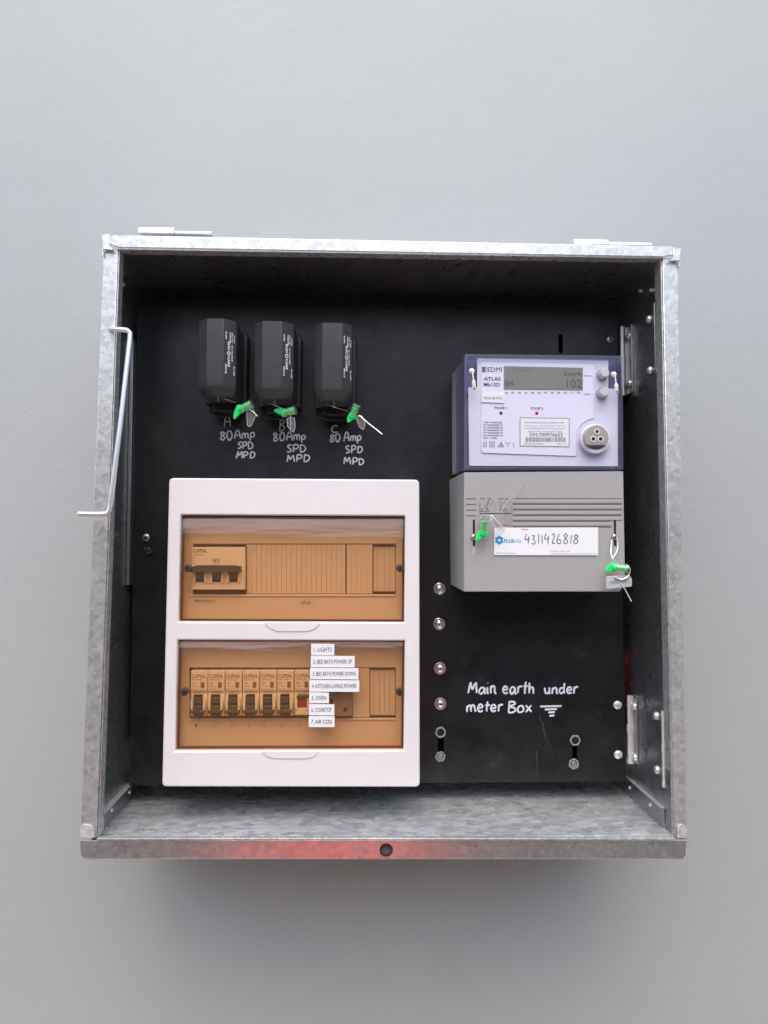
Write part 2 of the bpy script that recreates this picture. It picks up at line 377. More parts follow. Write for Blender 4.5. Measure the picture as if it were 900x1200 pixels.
# unseen palings and red cabinet added to shade lower wall and tint the zinc
FY = -2.3
added_fence = thing('added_fence', (0, FY, -1.5), 'unseen brown timber palings added opposite the grey wall to shade its lower part', 'added_fence')
TIM = mat('weathered_timber', (.11, .085, .07), .8)
L(TIM, ramp(TIM, noise(TIM, 14, 6, .7), [(.3, (.16, .13, .11)), (.75, (.27, .23, .20))]), P(TIM).inputs['Base Color'])
pal = MB().box(-4.0, -3.862, FY-.018, FY, -1.5, .76).build('paling', TIM, added_fence, bevel=.004)
for k in range(1, 57):
    p_ = clone_part(pal, (.143*k, random.uniform(-.004, .004), random.uniform(-.02, .012)))
for z in (-1.2, -.35, .5): MB().box(-4, 4.15, FY-.07, FY-.0225, z-.045, z+.045).build('rail', TIM, added_fence)
REDT = mat('red_painted_steel', (.93, .07, .05), .4)
added_chest = thing('added_cabinet', (-.07, -1.1, -1.5), 'unseen red steel cabinet added on the bare ground to give the zinc its red reflection', 'tool cabinet')  # added out of view so the bottom frame reflects red
MB().box(-.31, .13, -1.34, -.90, -1.45, -.745).build('body', REDT, added_chest, bevel=.008)
MB().box(-.32, .14, -1.35, -.89, -.744, -.70).build('top', REDT, added_chest, bevel=.010)
for z0, z1 in ((-1.40, -1.22), (-1.21, -1.03), (-1.02, -.90), (-.89, -.77)):
    dr = MB().box(-.29, .11, -.8995, -.886, z0, z1).build('drawer', REDT, added_chest, bevel=.004)
    MB().box(-.2, .06, -.8855, -.872, z1-.035, z1-.02).build('handle', STEEL, dr, bevel=.003)
for x in (-.26, .08):
    for y in (-1.28, -.96): MB().box(x-.025, x+.025, y-.025, y+.025, -1.5, -1.4505).build('foot', TOGGLE, added_chest, bevel=.003)

# ================================================================== METER BOX
PY = .10                                     # face of the black panel
XL, XR, ZT, ZB, T = -.2768, .2756, .2855, -.2805, .0012
box = thing('meter_box', (0, WY, -.29), 'open galvanised steel meter box fixed to the grey wall with its door off', 'meter box')
MB().box(XL-T, XL, .004, WY-.001, ZB, ZT).build('side_sheet', GALVI, box)
MB().box(XR, XR+T, .004, WY-.001, ZB, ZT).build('side_sheet', GALVI, box)
MB().box(XL-T, XR+T, .004, WY-.001, ZT+.0002, ZT+T).build('top_sheet', GALVI, box)
MB().box(XL-T, XR+T, .004, WY-.001, ZB-T, ZB-.0002).build('floor_sheet', GALVF, box)
MB().box(XL, XR, WY-.004, WY-.0025, ZB, ZT).build('back_sheet', GALVI, box)
# front frame: four folded channel sections
def px_(p): return xz(p[0], p[1], 0)
def frame_part(name, outline_px, lips, material=GALV, holes=(), y=0.0, lab=None):
    o = plate(name, [[px_(p) for p in outline_px]]+list(holes), y, y+.0016, material, box, bev=.0006)
    if lab: o['label'] = lab
    return o
# left, right stiles; top hood; bottom rail
frame_part('left_frame', [(121.7, 290), (138, 291.5), (113.2, 982), (94.5, 982)], 0, y=.0005)
frame_part('right_frame', [(776.6, 302), (794.5, 303), (804.6, 984), (790.6, 984)], 0, y=.0005)
frame_part('top_frame', [(129, 276.8), (786, 290.2), (793.5, 294), (789, 300), (775, 302.2), (140, 291.3), (129, 287)], 0, y=-.003)
hc = xz(452.5, 995.5, 0)
rail = frame_part('bottom_frame', [(93.8, 984.5), (804.8, 984.5), (803.6, 1002), (801, 1006.3), (99, 1006.3), (94.6, 1003)], 0, holes=[circle(hc, .0058)], y=-.0008, material=GALVR)
def strip(p0, p1, y0, y1, nrm, t=.0012, name='return_lip', material=GALV):   # sheet edge running back from the frame
    a, b = Vector(px_(p0)), Vector(px_(p1)); n = Vector(nrm)*t
    B = MB(); B.add([(a.x, y0, a.y), (b.x, y0, b.y), (b.x+n.x, y0, b.y+n.y), (a.x+n.x, y0, a.y+n.y),
                     (a.x, y1, a.y), (b.x, y1, b.y), (b.x+n.x, y1, b.y+n.y), (a.x+n.x, y1, a.y+n.y)],
                    [(0, 1, 2, 3), (7, 6, 5, 4), (0, 4, 5, 1), (1, 5, 6, 2), (2, 6, 7, 3), (3, 7, 4, 0)])
    return B.build(name, material, box, bevel=.0003)
strip((138, 292), (113.2, 982), .0022, .015, (1, 0)); strip((121.9, 290), (94.8, 984), .0022, .016, (-1, 0))
strip((776.6, 303), (790.6, 982), .0022, .018, (-1, 0)); strip((794.2, 303), (804.3, 984), .0022, .016, (1, 0))
strip((139, 291.5), (775, 302.1), -.0013, .011, (0, -1)); strip((129, 277.2), (786, 290.6), -.0013, .016, (0, 1))
strip((114, 983.2), (790, 983.2), -.0022, .0038, (0, 1)); strip((98, 1006.0), (802, 1006.0), .0009, .016, (0, -1))
# folded corners
for sg, (xo, yo, xi, yi) in ((1, (121, 277.5, 130, 293)), (-1, (795.5, 293, 787, 306))):
    pts = [px_(p) for p in ((xo, yo), (xi, yo-1), (xi, yi-3*1), (xi+5*sg, yi+2), (xo+1*sg, yi+1))]
    plate('corner_fold', [pts], -.0045, -.002, GALV, box, bev=.0004)
    tab = [px_(p) for p in ((xo-1*sg, yi), (xo+1.5*sg, yi), (xo+1.5*sg, yi+8), (xo-.5*sg, yi+9))]
    plate('corner_tab', [tab], -.0022, -.001, GALV, box, bev=.0003)
for (xa, xb) in ((94.5, 111), (793, 804.5)):
    me_pts = [px_(p) for p in ((xa, 969), (xa+3, 965), (xb-3, 966.5), (xb, 973), (xb, 981.5), (xa-.2, 981.5))]
    plate('weld_patch', [me_pts], -.0014, -.0004, galvanised('weld', (.55, .50, .48), (.8, .75, .72), .3, .5, 300, metal=.4), box, bev=.0004)
# grommet in the rail's hole
RG = mat('rubber_plug', (.10, .09, .085), .5)
plate('hole_grommet', [circle(hc, .0061), circle(hc, .0052)], -.0014, .001, mat('grommet_dark', (.02, .02, .02), .5), box)
MB().disc(hc, .0052, .0015, .003).build('hole_plug', RG, box)
# floor tray upstands and small inside fittings
MB().box(XL+.0002, XL+.0016, .018, .17, ZB, ZB+.0195).build('tray_upstand', GALVI, box, bevel=.0003)
MB().box(XR-.0016, XR-.0002, .018, .17, ZB, ZB+.0195).build('tray_upstand', GALVI, box, bevel=.0003)
MB().box(XL+.0002, XL+.006, .018, .17, ZB+.0196, ZB+.0206).build('tray_edge', BRIGHT, box)
MB().box(XR-.0040, XR-.0002, .018, .17, ZB+.0196, ZB+.0206).build('tray_edge', BRIGHT, box)
for p in ((.040, -.272),):
    MB().disc((0, 0), .002, 0, .001)
for s, X in ((1, XL), (-1, XR)):
    rv = []
    for yy, zz in ((.052, -.269), (.11, -.270), (.03, .262), (.06, .272)):
        n = 12; r = .0021
        B = MB().loft([[(X+s*d, yy+math.cos(2*math.pi*i/n)*q, zz+math.sin(2*math.pi*i/n)*q) for i in range(n)] for q, d in ((r, .0016 if zz < 0 else 0), (r*.9, .0026), (r*.4, .0031))])
        B.build('rivet', BRIGHT, box, smooth=True)
# left stop channel beside the panel
MB().box(XL+.0004, XL+.004, .088, .12, -.045, .22).build('stop_channel', STEELD, box, bevel=.0004)

# ---- hinges: knuckle rods with leaves on the side sheet
def hinge(px0, y0, y1, Y, r, leaf_dy, screws, lab):
    x = xz(px0, (y0+y1)/2, Y)[0]; za = xz(px0, y0, Y)[1]; zb = xz(px0, y1, Y)[1]
    HM = BRIGHT if (zb < 0 or Y < .05) else STEELD  # paler metal on lower and front hinges stands for the stronger light there
    root = MB().tube([(x, Y, za), (x, Y, (za+zb)/2+.0008)], r, 14).build('hinge', HM, box, smooth=True); root['label'] = lab
    MB().tube([(x, Y, (za+zb)/2-.0008), (x, Y, zb)], r*1.05, 14).build('knuckle', HM, root, smooth=True)
    MB().tube([(x, Y, (za+zb)/2+.004), (x, Y, (za+zb)/2-.004)], r*1.25, 14).build('pin_collar', HM, root, smooth=True)
    MB().tube([(x, Y, zb+.003), (x, Y, zb-.001)], r*1.3, 14).build('pin_collar', HM, root, smooth=True)
    MB().box(XR-.0016, XR-.0002, min(Y, Y+leaf_dy), max(Y, Y+leaf_dy), zb+.001, za-.001).build('leaf', STEELD, root, bevel=.0003)
    MB().box(min(x, XR-.001), max(x, XR-.001), Y-.0008, Y+.0008, zb+.001, za-.001).build('leaf_web', STEELD, root)
    for sy, sz in screws:
        zz = za+(zb-za)*sz; yy = Y+sy; n = 14
        B = MB().loft([[(XR-.001-d, yy+math.cos(2*math.pi*i/n)*q, zz+math.sin(2*math.pi*i/n)*q) for i in range(n)] for q, d in ((.0042, 0), (.0042, .0012), (.0036, .0030), (.0018, .0040))])
        B.build('screw', BRIGHT, root, smooth=True)
hinge(739, 815, 893, .099, .0036, -.013, ((-.0075, .14), (-.0075, .90)), 'lower panel hinge with bright knuckle')
hinge(729.5, 383, 463, .099, .0032, -.013, ((-.0075, .16), (-.0075, .85)), 'upper panel hinge half hidden by the meter')
hinge(778.5, 833, 921, .020, .0023, .005, ((.011, .10), (.011, .83)), 'lower door hinge at the front edge')
hinge(771.5, 354, 435, .022, .0025, .005, ((.012, .2), (.012, .95)), 'upper door hinge at the front edge')
# pressed dimples in the right side sheet
for px, py, Yd in ((759, 823, .065), (759, 884, .065), (746, 397, .065), (748, 452, .065)):
    zz = xz(px, py, Yd)[1]; n = 18
    MB().loft([[(XR-d, Yd+math.cos(2*math.pi*i/n)*q, zz+math.sin(2*math.pi*i/n)*q) for i in range(n)] for q, d in ((.007, .0001), (.005, .0012), (.002, .0017))]).build('dimple', GALVI, box, smooth=True)
# door hinge barrels standing on the top
for a, b, w in (((163, 271.5), (205.5, 272.3), .0030), ((205.5, 274.0), (249, 274.8), .0016), ((671, 285.0), (712, 285.8), .0028), ((712, 287.0), (763, 288.3), .0016)):
    Y = .006; pa, pb = at(*a, Y), at(*b, Y)
    MB().box(pa.x, pb.x, Y-.004, Y+.02, pa.z-w, pa.z+w).build('lid_hinge', BRIGHT, box, bevel=.0008)

# ---- stay rod
Yr = -.012
path = [at(129.5, 385.5, .004), at(131, 386, Yr), at(143, 386.5, Yr-.002)]
c0 = at(154, 390, Yr-.003)
path += [at(149, 387, Yr-.003), at(152.6, 390, Yr-.003), at(152.5, 397, Yr-.003), at(141, 500, Yr-.008), at(129.5, 590, Yr-.012), at(128.3, 597, Yr-.012), at(125, 602, Yr-.013), at(117, 602.8, Yr-.014), at(92, 602.3, Yr-.016)]
rod = MB().tube(path, .00245, 14).mesh('stay_rod')
rodo = link('stay_rod', rod, RODM, None, origin_at=tuple(path[-1]), smooth=True)
tagp(rodo, 'bent bare wire door stay hooked in the left side of the box frame', 'door stay')

# ================================================================== BLACK PANEL
panel = thing('mounting_panel', (0, PY+.006, -.26), 'flat black equipment board filling the back of the open box', 'mounting board')
def ppx(px, py): return xz(px, py, PY)
def slot_loop(px, y0, y1, w):
    (x, za), (_, zb) = ppx(px, y0), ppx(px, y1); h = w/2
    return [(x+h*math.cos(a), za-h+h*math.sin(a)) for a in [math.pi*i/8 for i in range(9)]]+[(x-h*math.cos(a), zb+h-h*math.sin(a)) for a in [math.pi*i/8 for i in range(9)]]
outline = [(-.2728, .2678), (.2636, .2668), (.2664, -.2600), (-.2728, -.2598)]
plate('board', [outline, slot_loop(657, 392, 414, .0045), slot_loop(516.6, 853, 890, .0062), slot_loop(673.6, 864, 899, .0052)], PY, PY+.006, BLACKP, panel, bev=.0004)
MB().box(-.27, .262, PY+.028, PY+.031, -.258, .262).build('added_dark_backing', FUSEB, panel)  # dark sheet added to keep the slots black and stop light leaking through
MB().box(-.271, -.262, PY+.0061, PY+.0279, -.257, .261).build('added_backing_batten', FUSEB, panel); MB().box(.252, .262, PY+.0061, PY+.0279, -.257, .261).build('added_backing_batten', FUSEB, panel)  # strips closing the edges of the added backing
MB().box(-.2619, .2519, PY+.0061, PY+.0279, -.258, -.250).build('added_backing_batten', FUSEB, panel)
def pan_screw(px, py, r, material, name='screw', cross=True, h=.0022, washer=None, lab=None):
    c = ppx(px, py)
    o = MB().dome(c, r, PY-.0002, h, 20, 5, rim=.0006).build(name, material, panel, smooth=True)
    if lab: o['label'] = lab
    if washer:
        w = plate('washer', [circle(c, washer), circle(c, r*.9)], PY-.0014, PY-.0001, BRIGHT if washer > .0055 else STEEL, o, bev=.0003)
    if cross:
        a = random.random()*1.5
        B = MB()
        for k in (0, math.pi/2):
            u = Vector((math.cos(a+k), math.sin(a+k))); v = Vector((-u.y, u.x)); R_, q = r*.55, r*.13
            B.prism([(c[0]+(u*s1*R_+v*s2*q).x, c[1]+(u*s1*R_+v*s2*q).y) for s1, s2 in ((-1, -1), (1, -1), (1, 1), (-1, 1))], PY-h-.0011-(.0001 if k else 0), PY-h+.0004)
        B.build('screw_cross', HOLE, o)
    return o
pan_screw(714.5, 398, .0043, STEELD, lab='screw near the top right corner of the board')
pan_screw(171.5, 630, .0045, STEELD, lab='screw left of the white switchboard')
pan_screw(723.5, 826, .0048, BRIGHT, cross=False); pan_screw(724.3, 884.3, .0048, BRIGHT, cross=False)
for k, (px, py) in enumerate(((515, 690), (514.5, 731), (515.5, 783), (516, 824.5))):
    c = ppx(px, py)
    o = plate('bolt_washer', [circle(c, .0066, 28), circle(c, .0044)], PY-.0016, PY-.0002, STEEL if k < 2 else PINKW, panel, bev=.0004)
    MB().dome(c, .0043, PY-.0002, .0022, 18, 5, rim=.001).build('bolt_head', STEEL, o, smooth=True)
    MB().disc((c[0]+.0006, c[1]), .0014, PY-.0042, PY-.001, 8).build('bolt_socket', STEELD if k < 3 else mat('green_recess', (.1, .2, .15), .4, .6), o)
for k, (px, py, r, rot) in enumerate(((516.3, 858, .0066, .3), (516, 886.5, .0062, .2), (674, 867.5, .0066, .0), (672.3, 895, .0064, .4))):
    c = ppx(px, py)
    hexo = [(c[0]+r*math.cos(rot+i*math.pi/3)*(1 if i % 2 else .93), c[1]+r*math.sin(rot+i*math.pi/3)) for i in range(6)]
    o = plate('glue_ring', [fillet(hexo, .0015, 3), circle(c, r*.62, 16)], PY-.001, PY-.0001, mat('clear_glue', (.30, .30, .30), .3), panel, bev=.0003)
    if k in (1, 3):
        MB().disc((c[0], c[1]-.0003), .0034, PY-.002, PY+.002, 12).build('stud', STEELD, o, bevel=.0004)
    else:
        MB().disc((c[0], c[1]), .0036, PY-.0004, PY+.002, 14).build('stud_hole', HOLE, o)
c = ppx(173, 645.5)
MB().prism([(c[0]-.004, c[1]+.003), (c[0]+.002, c[1]+.004), (c[0]+.006, c[1]-.002), (c[0], c[1]-.0055)], PY-.003, PY-.0002).build('cable_tie_mount', mat('clip_black', (.03, .03, .035), .25), panel, bevel=.0006)
# fine scratches and scuffs, each shallow relief
B = MB()
for _ in range(34):
    x = random.uniform(-.26, .26); z = random.uniform(-.255, -.12) if random.random() < .7 else random.uniform(-.12, .26)
    a = random.uniform(0, math.pi); l = random.uniform(.002, .014); w = random.uniform(.00007, .00016)
    u = Vector((math.cos(a), math.sin(a)))*l; v = Vector((-math.sin(a), math.cos(a)))*w
    B.add([(x-v.x, PY-.0001, z-v.y), (x+u.x, PY-.0001, z+u.y), (x+v.x, PY-.0001, z+v.y)], [(0, 1, 2)])
for (xa, ya, xb, yb) in ((632, 838, 651, 896), (636, 846, 640, 880), (629, 880, 630, 920), (700, 833, 706, 840)):
    a, b = Vector(ppx(xa, ya)), Vector(ppx(xb, yb)); d = (b-a).normalized(); v = Vector((-d.y, d.x))*.00022
    B.add([(a.x-v.x, PY-.00012, a.y-v.y), (b.x, PY-.00012, b.y), (a.x+v.x, PY-.00012, a.y+v.y)], [(0, 1, 2)])
sc = B.build('scuff_marks', SCRATCH, panel); sc['kind'] = 'stuff'
# handwriting on the board
def hw(s, x0, x1, ybase, hpx, r, material, dy=0., lab=None):
    a = ppx(x0, ybase); b = ppx(x1, ybase+dy)
    return handwrite(s, a[0], a[1], mm(hpx, PY), b[0]-a[0], PY, r, material, panel, slope=(b[1]-a[1])/(b[0]-a[0]), label=lab)
SM = .00080
hw('A', 263, 271, 500, 13, SM*.8, CHALKS); hw('80', 258, 273, 516, 11, SM, CHALKS); hw('Amp', 275, 299, 514, 10.2, SM, CHALKS)
hw('SPD', 278, 297, 526, 8.8, SM, CHALKS); hw('MPD', 276.5, 299, 537, 8.2, SM, CHALKS)
hw('B', 327, 334, 505, 13, SM*.7, CHALKS); hw('80', 320, 334, 517, 10, SM, CHALKS); hw('Amp', 336, 359, 516, 10, SM, CHALKS)
hw('SPD', 336, 359, 530, 8.8, SM, CHALKS); hw('MPD', 336, 363, 541, 8.2, SM, CHALKS)
hw('C', 388, 396, 507, 9.5, SM, CHALKS); hw('80', 386, 399, 518, 10, SM, CHALKS); hw('Amp', 403, 424, 517, 10.4, SM, CHALKS)
hw('SPD', 405, 425, 531, 8.8, SM, CHALKS); hw('MPD', 403, 427, 544, 8.2, SM, CHALKS, dy=1)
WM = .00105
hw('Main', 548.5, 582, 813, 14, WM, CHALKW); hw('earth', 589, 627, 813, 14, WM, CHALKW); hw('under', 638, 677, 813, 13, WM, CHALKW)
hw('meter', 547, 589, 834, 13, WM, CHALKW); hw('Box', 595, 624, 835, 13, WM, CHALKW)
B = MB()
for xa, xb, y in ((633, 658, 828), (638.5, 652.5, 831.5), (642.5, 650, 835), (644, 649.5, 839)):
    a, b = ppx(xa, y), ppx(xb, y-.6); B.tube([(a[0], PY-.0001, a[1]), ((a[0]+b[0])/2, PY-.0001, (a[1]+b[1])/2), (b[0], PY-.0001, b[1])], WM*.95, 8, .22)
e = B.build('earth_symbol', CHALKW, panel, smooth=True)

# red cable behind the board, seen in the gap beside the hinge
pts = smooth_path([(.30-.03, .15, -.30+.05), (.2708, .14, -.18), (.2706, .135, -.145), (.262, .14, -.125), (.20, .15, -.1)], 6)
cab = link('cable', MB().tube([(min(p.x, .2715), p.y, p.z) for p in pts], .0035, 12).mesh(), REDC, None, origin_at=(.27, .15, -.25), smooth=True)
tagp(cab, 'dark red cable just visible in the gap between black board and right side sheet', 'cable')
cab2 = link('cable', MB().tube(smooth_path([(.268, .16, -.02), (.269, .15, -.09), (.266, .15, -.12), (.24, .155, -.13)], 6), .003, 12).mesh(), mat('green_cable', (.0, .08, .04), .4), None, origin_at=(.268, .16, -.02), smooth=True)
tagp(cab2, 'dark green cable deep in the gap beside the black board above the red one', 'cable')

# ================================================================== FUSES
YF = .024
def fuse(pl, pr, fl, fr, yt, yb, label, tilt=0.):
    """px: left/right silhouette, front facet left/right, top, bottom of the front facet"""
    x0 = xz(fl, yt, YF)[0]; x1 = xz(fr, yt, YF)[0]; zt = xz(fl, yt, YF)[1]; zb = xz(fl, yb, YF)[1]
    X0 = xz(pl, yt, YF+.010)[0]; X1 = xz(pr, yt, YF+.010)[0]; cx = (X0+X1)/2
    t = thing('fuse_carrier', (cx, PY, zb), label, 'fuse', 'service fuses in a row at the top left of the board')
    sec = [(x0, YF), (x1, YF), (X1, YF+.010), (X1, PY-.016), (X0, PY-.016), (X0, YF+.010)]
    mid = Vector((cx, PY-.03))
    def ring(s, z, dy=0.): return [(cx+(x-cx)*s, max(YF, PY-.016-(PY-.016-y)*1.0)+(dy if y < YF+.02 else 0), z) for x, y in sec]
    body = MB().loft([ring(.97, zt, .0008), ring(1, zt-.0012), ring(1, zb+.005), ring(.97, zb, .0010), ring(.80, zb-.007, .012)]).build('body', FUSE, t, bevel=.0007, smooth=False)
    # moulding seam across the lower body
    MB().box(X0+.001, X0+.012, YF+.0055, YF+.0064, zb+.0042, zb+.0048)
    MB().box(X0-.003, X1+.004, PY-.017, PY-.0002, zb-.006, zt+.001).build('base', FUSEB, t, bevel=.0012)
    tr = MB().box(cx-.013, cx+.016, PY-.028, PY-.0005, zb-.016, zb-.0045).build('terminal_block', FUSEB, t, bevel=.001)
    MB().tube([(cx-.014, PY-.024, zb-.012), (cx-.015, PY-.024, zb-.018), (cx-.006, PY-.02, zb-.020), (cx+.010, PY-.02, zb-.020), (cx+.012, PY-.02, zb-.014)], .0013, 8).build('terminal_loop', FUSEB, tr, smooth=True)
    MB().box(cx-.0005, cx+.0016, YF+.012, YF+.016, zb-.013, zb-.0015).build('seal_lug', FUSE, t, bevel=.0004)
    # print on the right-hand facet, reading upwards
    A = Vector((x1, YF, 0)); Bv = Vector((X1, YF+.010, 0)); d = (Bv-A); n = Vector((d.y, -d.x, 0)).normalized()
    if n.y > 0: n = -n
    H = zt-zb
    for fx, f0, f1, s, hh in ((.20, .19, .30, 'RATED', .0016), (.20, .66, .80, 'SERVICE', .0016), (.42, .33, .46, 'ELEC', .0026), (.42, .54, .70, 'CARE', .0026), (.52, .19, .34, 'FUSECARE', .0014),
                              (.66, .19, .34, '100 A 415V', .0012), (.66, .37, .62, 'HRC FUSE CARRIER', .0012), (.82, .22, .34, 'AS 60269', .0012), (.82, .68, .82, '80 AMP', .0012)):
        c_ = A+d*fx+n*.00025; zc = zt-H*(f0+f1)/2
        text(s, (c_.x, c_.y, zc), H*(f1-f0), hh, PRINTW, t, u=(0, 0, -1), v=(d.x, d.y, 0), bold=.035)
    c_ = A+d*.42+n*.0003; zc = zt-H*.5; u = d.normalized()
    pts = [[tuple(c_+u*math.cos(2*math.pi*i/16)*q+Vector((0, 0, zc+math.sin(2*math.pi*i/16)*q))) for i in range(16)] for q in (.0021, .0012)]
    MB().add(pts[0]+pts[1], [(i, (i+1) % 16, (i+1) % 16+16, i+16) for i in range(16)]).build('emblem', PRINTW, t)
    return t
fuse(233.5, 277.5, 243, 262, 372.5, 453, 'black fuse holder marked A, leftmost of the three')
fuse(299, 344.5, 308, 330, 375.5, 456, 'black fuse holder marked B, middle of the three')
fuse(369.5, 413, 378, 401, 377.5, 458, 'black fuse holder marked C, rightmost of the three')

# ================================================================== SEALS
def seal(name_loc, body_c, body_dir, cap_dir, Y, label, tag_poly, wires, wing_len=9, r=.0046, ln=.0125, tagtext=None, tagrot=0., tagmat=None, group='green and clear wire seals', twist=0.):
    """body_c px centre of the clear barrel; body_dir its axis in the picture plane (x right, z up)"""
    c = at(*body_c, Y); t = thing('security_seal', tuple(c), label, 'seal', None)
    u = Vector((body_dir[0], -.25, body_dir[1])).normalized()
    rings = []
    def cyl(a, b, rr, n=18, rr2=None):
        s = Vector((0, 1, 0))-u*u.y; s.normalize(); w = u.cross(s)
        return [[tuple(c+u*q+(s*math.cos(2*math.pi*i/n)+w*math.sin(2*math.pi*i/n))*k) for i in range(n)] for q, k in ((a, rr), (b, rr2 or rr))]
    MB().loft(cyl(-ln*.5, ln*.5, r)).build('barrel', SEALC, t, smooth=True)
    MB().loft(cyl(ln*.36, ln*.42, r*1.12)).build('barrel_rim', SEALC, t, smooth=True)
    MB().loft(cyl(-ln*.02, ln*.04, r*1.10)).build('barrel_rim', SEALC, t, smooth=True)
    rot = MB()
    for k in (-.35, -.12, .12, .3): rot.loft(cyl(ln*k-.0007, ln*k+.0007, r*.78))
    rot.loft(cyl(-ln*.5, ln*.35, r*.35)); rot.build('rotor', GREEN, t, smooth=True)
    MB().loft(cyl(-ln*.5-.0028, -ln*.46, r*.95)).build('cap', GREEN, t, smooth=True)
    # the wing one twists to lock it
    v = Vector((cap_dir[0], 0, cap_dir[1])).normalized(); e_ = c-u*(ln*.5+.002); wv = Vector((-v.z, 0, v.x)); q = mm(wing_len, Y)
    pts = [e_-v*r*.9-wv*.0026, e_-v*r*.5-wv*.0048, e_+v*q*.45-wv*.0040, e_+v*q-wv*.0016, e_+v*q*1.05+wv*.0006, e_+v*q*.4+wv*.0022, e_-v*r*.6+wv*.0034]
    if pts: MB().prism([(p.x, p.z) for p in pts], e_.y-.0022, e_.y+.0014).build('wing', GREEN, t, bevel=.0006)
    tp = [xz(*p, Y+.001) for p in tag_poly]
    tg = plate('tag', [fillet(tp, .0012, 3)], Y+.0004, Y+.0012, tagmat or SEALC, t, bev=.0002)
    e3 = [Vector((p[0], Y+.0008, p[1])) for p in fillet(tp, .0012, 3)]; e3 = e3+[e3[0]]
    MB().tube(e3, .00028, 6).build('tag_edge', mat('pale_edge', (.62, .64, .62), .25), tg, smooth=True)
    if tagtext:
        a, b = tagtext[1], tagtext[2]; pa, pb = at(*a, Y), at(*b, Y); d = pb-pa; d.y = 0
        text(tagtext[0], ((pa.x+pb.x)/2, Y+.0002, (pa.z+pb.z)/2), d.length, tagtext[3], PRINTG, tg, u=tuple(d), v=(-d.z, 0, d.x))
    for wpts, wr in wires:
        MB().tube(smooth_path([tuple(at(p[0], p[1], p[2])) for p in wpts], 5), wr, 8).build('wire', STEEL, t, smooth=True)
    return t
seal(None, (289.5, 476), (.92, .38), (-.55, -1), .045, 'green twist seal hanging from the fuse marked A', ((289, 482), (296, 478), (300, 487), (294, 500), (290, 499)),
     [(((250, 465, .06), (262, 467, .05), (276, 472, .045)), .00045), (((293, 480, .044), (298, 484, .044), (302, 488, .044)), .0004)], wing_len=13)
seal(None, (340, 482), (.96, .18), (-1, .25), .045, 'green twist seal hanging from the fuse marked B', ((336, 490), (345, 489), (346, 500), (344, 507), (337, 500)),
     [(((308, 468, .06), (320, 474, .05), (332, 479, .045)), .00045), (((340, 488, .044), (341, 497, .044), (340, 505, .044)), .0004)], wing_len=10)
seal(None, (416, 480), (.35, .9), (-.6, -.8), .045, 'green twist seal hanging from the fuse marked C with a long stiff wire tail', ((417, 488), (424, 487), (428, 497), (426, 504), (421, 500)),
     [(((379, 472, .06), (392, 477, .05), (408, 482, .045)), .00045), (((421, 487, .044), (434, 498, .040), (448, 509, .034)), .00055)], wing_len=8)

# ================================================================== METER
YM = .016; YB = PY-.0005
meter = thing('electricity_meter', tuple(at(637, 690, PY)), 'grey electricity meter with violet clear cover on the right of the board', 'electricity meter')
def mq(x, y, Y=YM): return xz(x, y, Y)
back = [xz(530, 431, .088), (mq(729, 417)[0]-.002, xz(729, 432, .088)[1]), (mq(729.5, 551)[0]-.002, mq(729.5, 551)[1]), (xz(530, 555, .088)[0], mq(545, 552)[1])]
# grey body behind the face
fx0, fz0 = mq(546, 418, YM+.006); fx1, fz1 = mq(727, 549, YM+.006)
bx0 = xz(531.5, 480, .085)[0]
MB().quadbox([(fx0, fz0), (fx1, fz0), (fx1, fz1), (fx0, fz1)], .040, [(bx0, fz0), (fx1, fz0), (fx1, fz1), (bx0, fz1)], YB).build('body', METERB, meter, bevel=.0008)
# clear cover: front sheet and four walls flaring to the board
CO = [mq(544.5, 415), mq(729.5, 417), mq(730.5, 550.5), mq(543.8, 551)]
CI = [(CO[0][0]+.0026, CO[0][1]-.003), (CO[1][0]-.0026, CO[1][1]-.003), (CO[2][0]-.0026, CO[2][1]+.003), (CO[3][0]+.0026, CO[3][1]+.003)]
plate('clear_cover', [fillet(CI, .001, 2)], YM, YM+.002, METERC, meter)
rim = plate('cover_rim', [fillet(CO, .0014, 3), fillet(CI, .001, 2)], YM-.0004, YM+.010, METERV, meter, bev=.0004)
lb = xz(530.5, 440, .085)[0]
for nm, a, b, a2, b2 in (('cover_side', CO[3], CO[0], (lb, CO[3][1]), (lb, CO[0][1])), ('cover_side', CO[1], CO[2], (CO[1][0]-.002, CO[1][1]), (CO[2][0]-.002, CO[2][1])),
                         ('cover_side', CO[0], CO[1], (lb, CO[0][1]-.001), (CO[1][0]-.002, CO[1][1]-.001))):
    mid = Vector(((CO[0][0]+CO[2][0])/2, (CO[0][1]+CO[2][1])/2)); B = MB()
    def ins(p, t_=.002): v = (mid-Vector(p)).normalized()*t_; return (p[0]+v.x, p[1]+v.y)
    ai, bi, a2i, b2i = ins(a), ins(b), ins(a2), ins(b2); y0, y1 = YM+.0101, .060
    B.add([(a[0], y0, a[1]), (b[0], y0, b[1]), (bi[0], y0, bi[1]), (ai[0], y0, ai[1]), (a2[0], y1, a2[1]), (b2[0], y1, b2[1]), (b2i[0], y1, b2i[1]), (a2i[0], y1, a2i[1])],
          [(0, 1, 2, 3), (7, 6, 5, 4), (0, 4, 5, 1), (1, 5, 6, 2), (2, 6, 7, 3), (3, 7, 4, 0)])
    B.build(nm, METERV, meter)
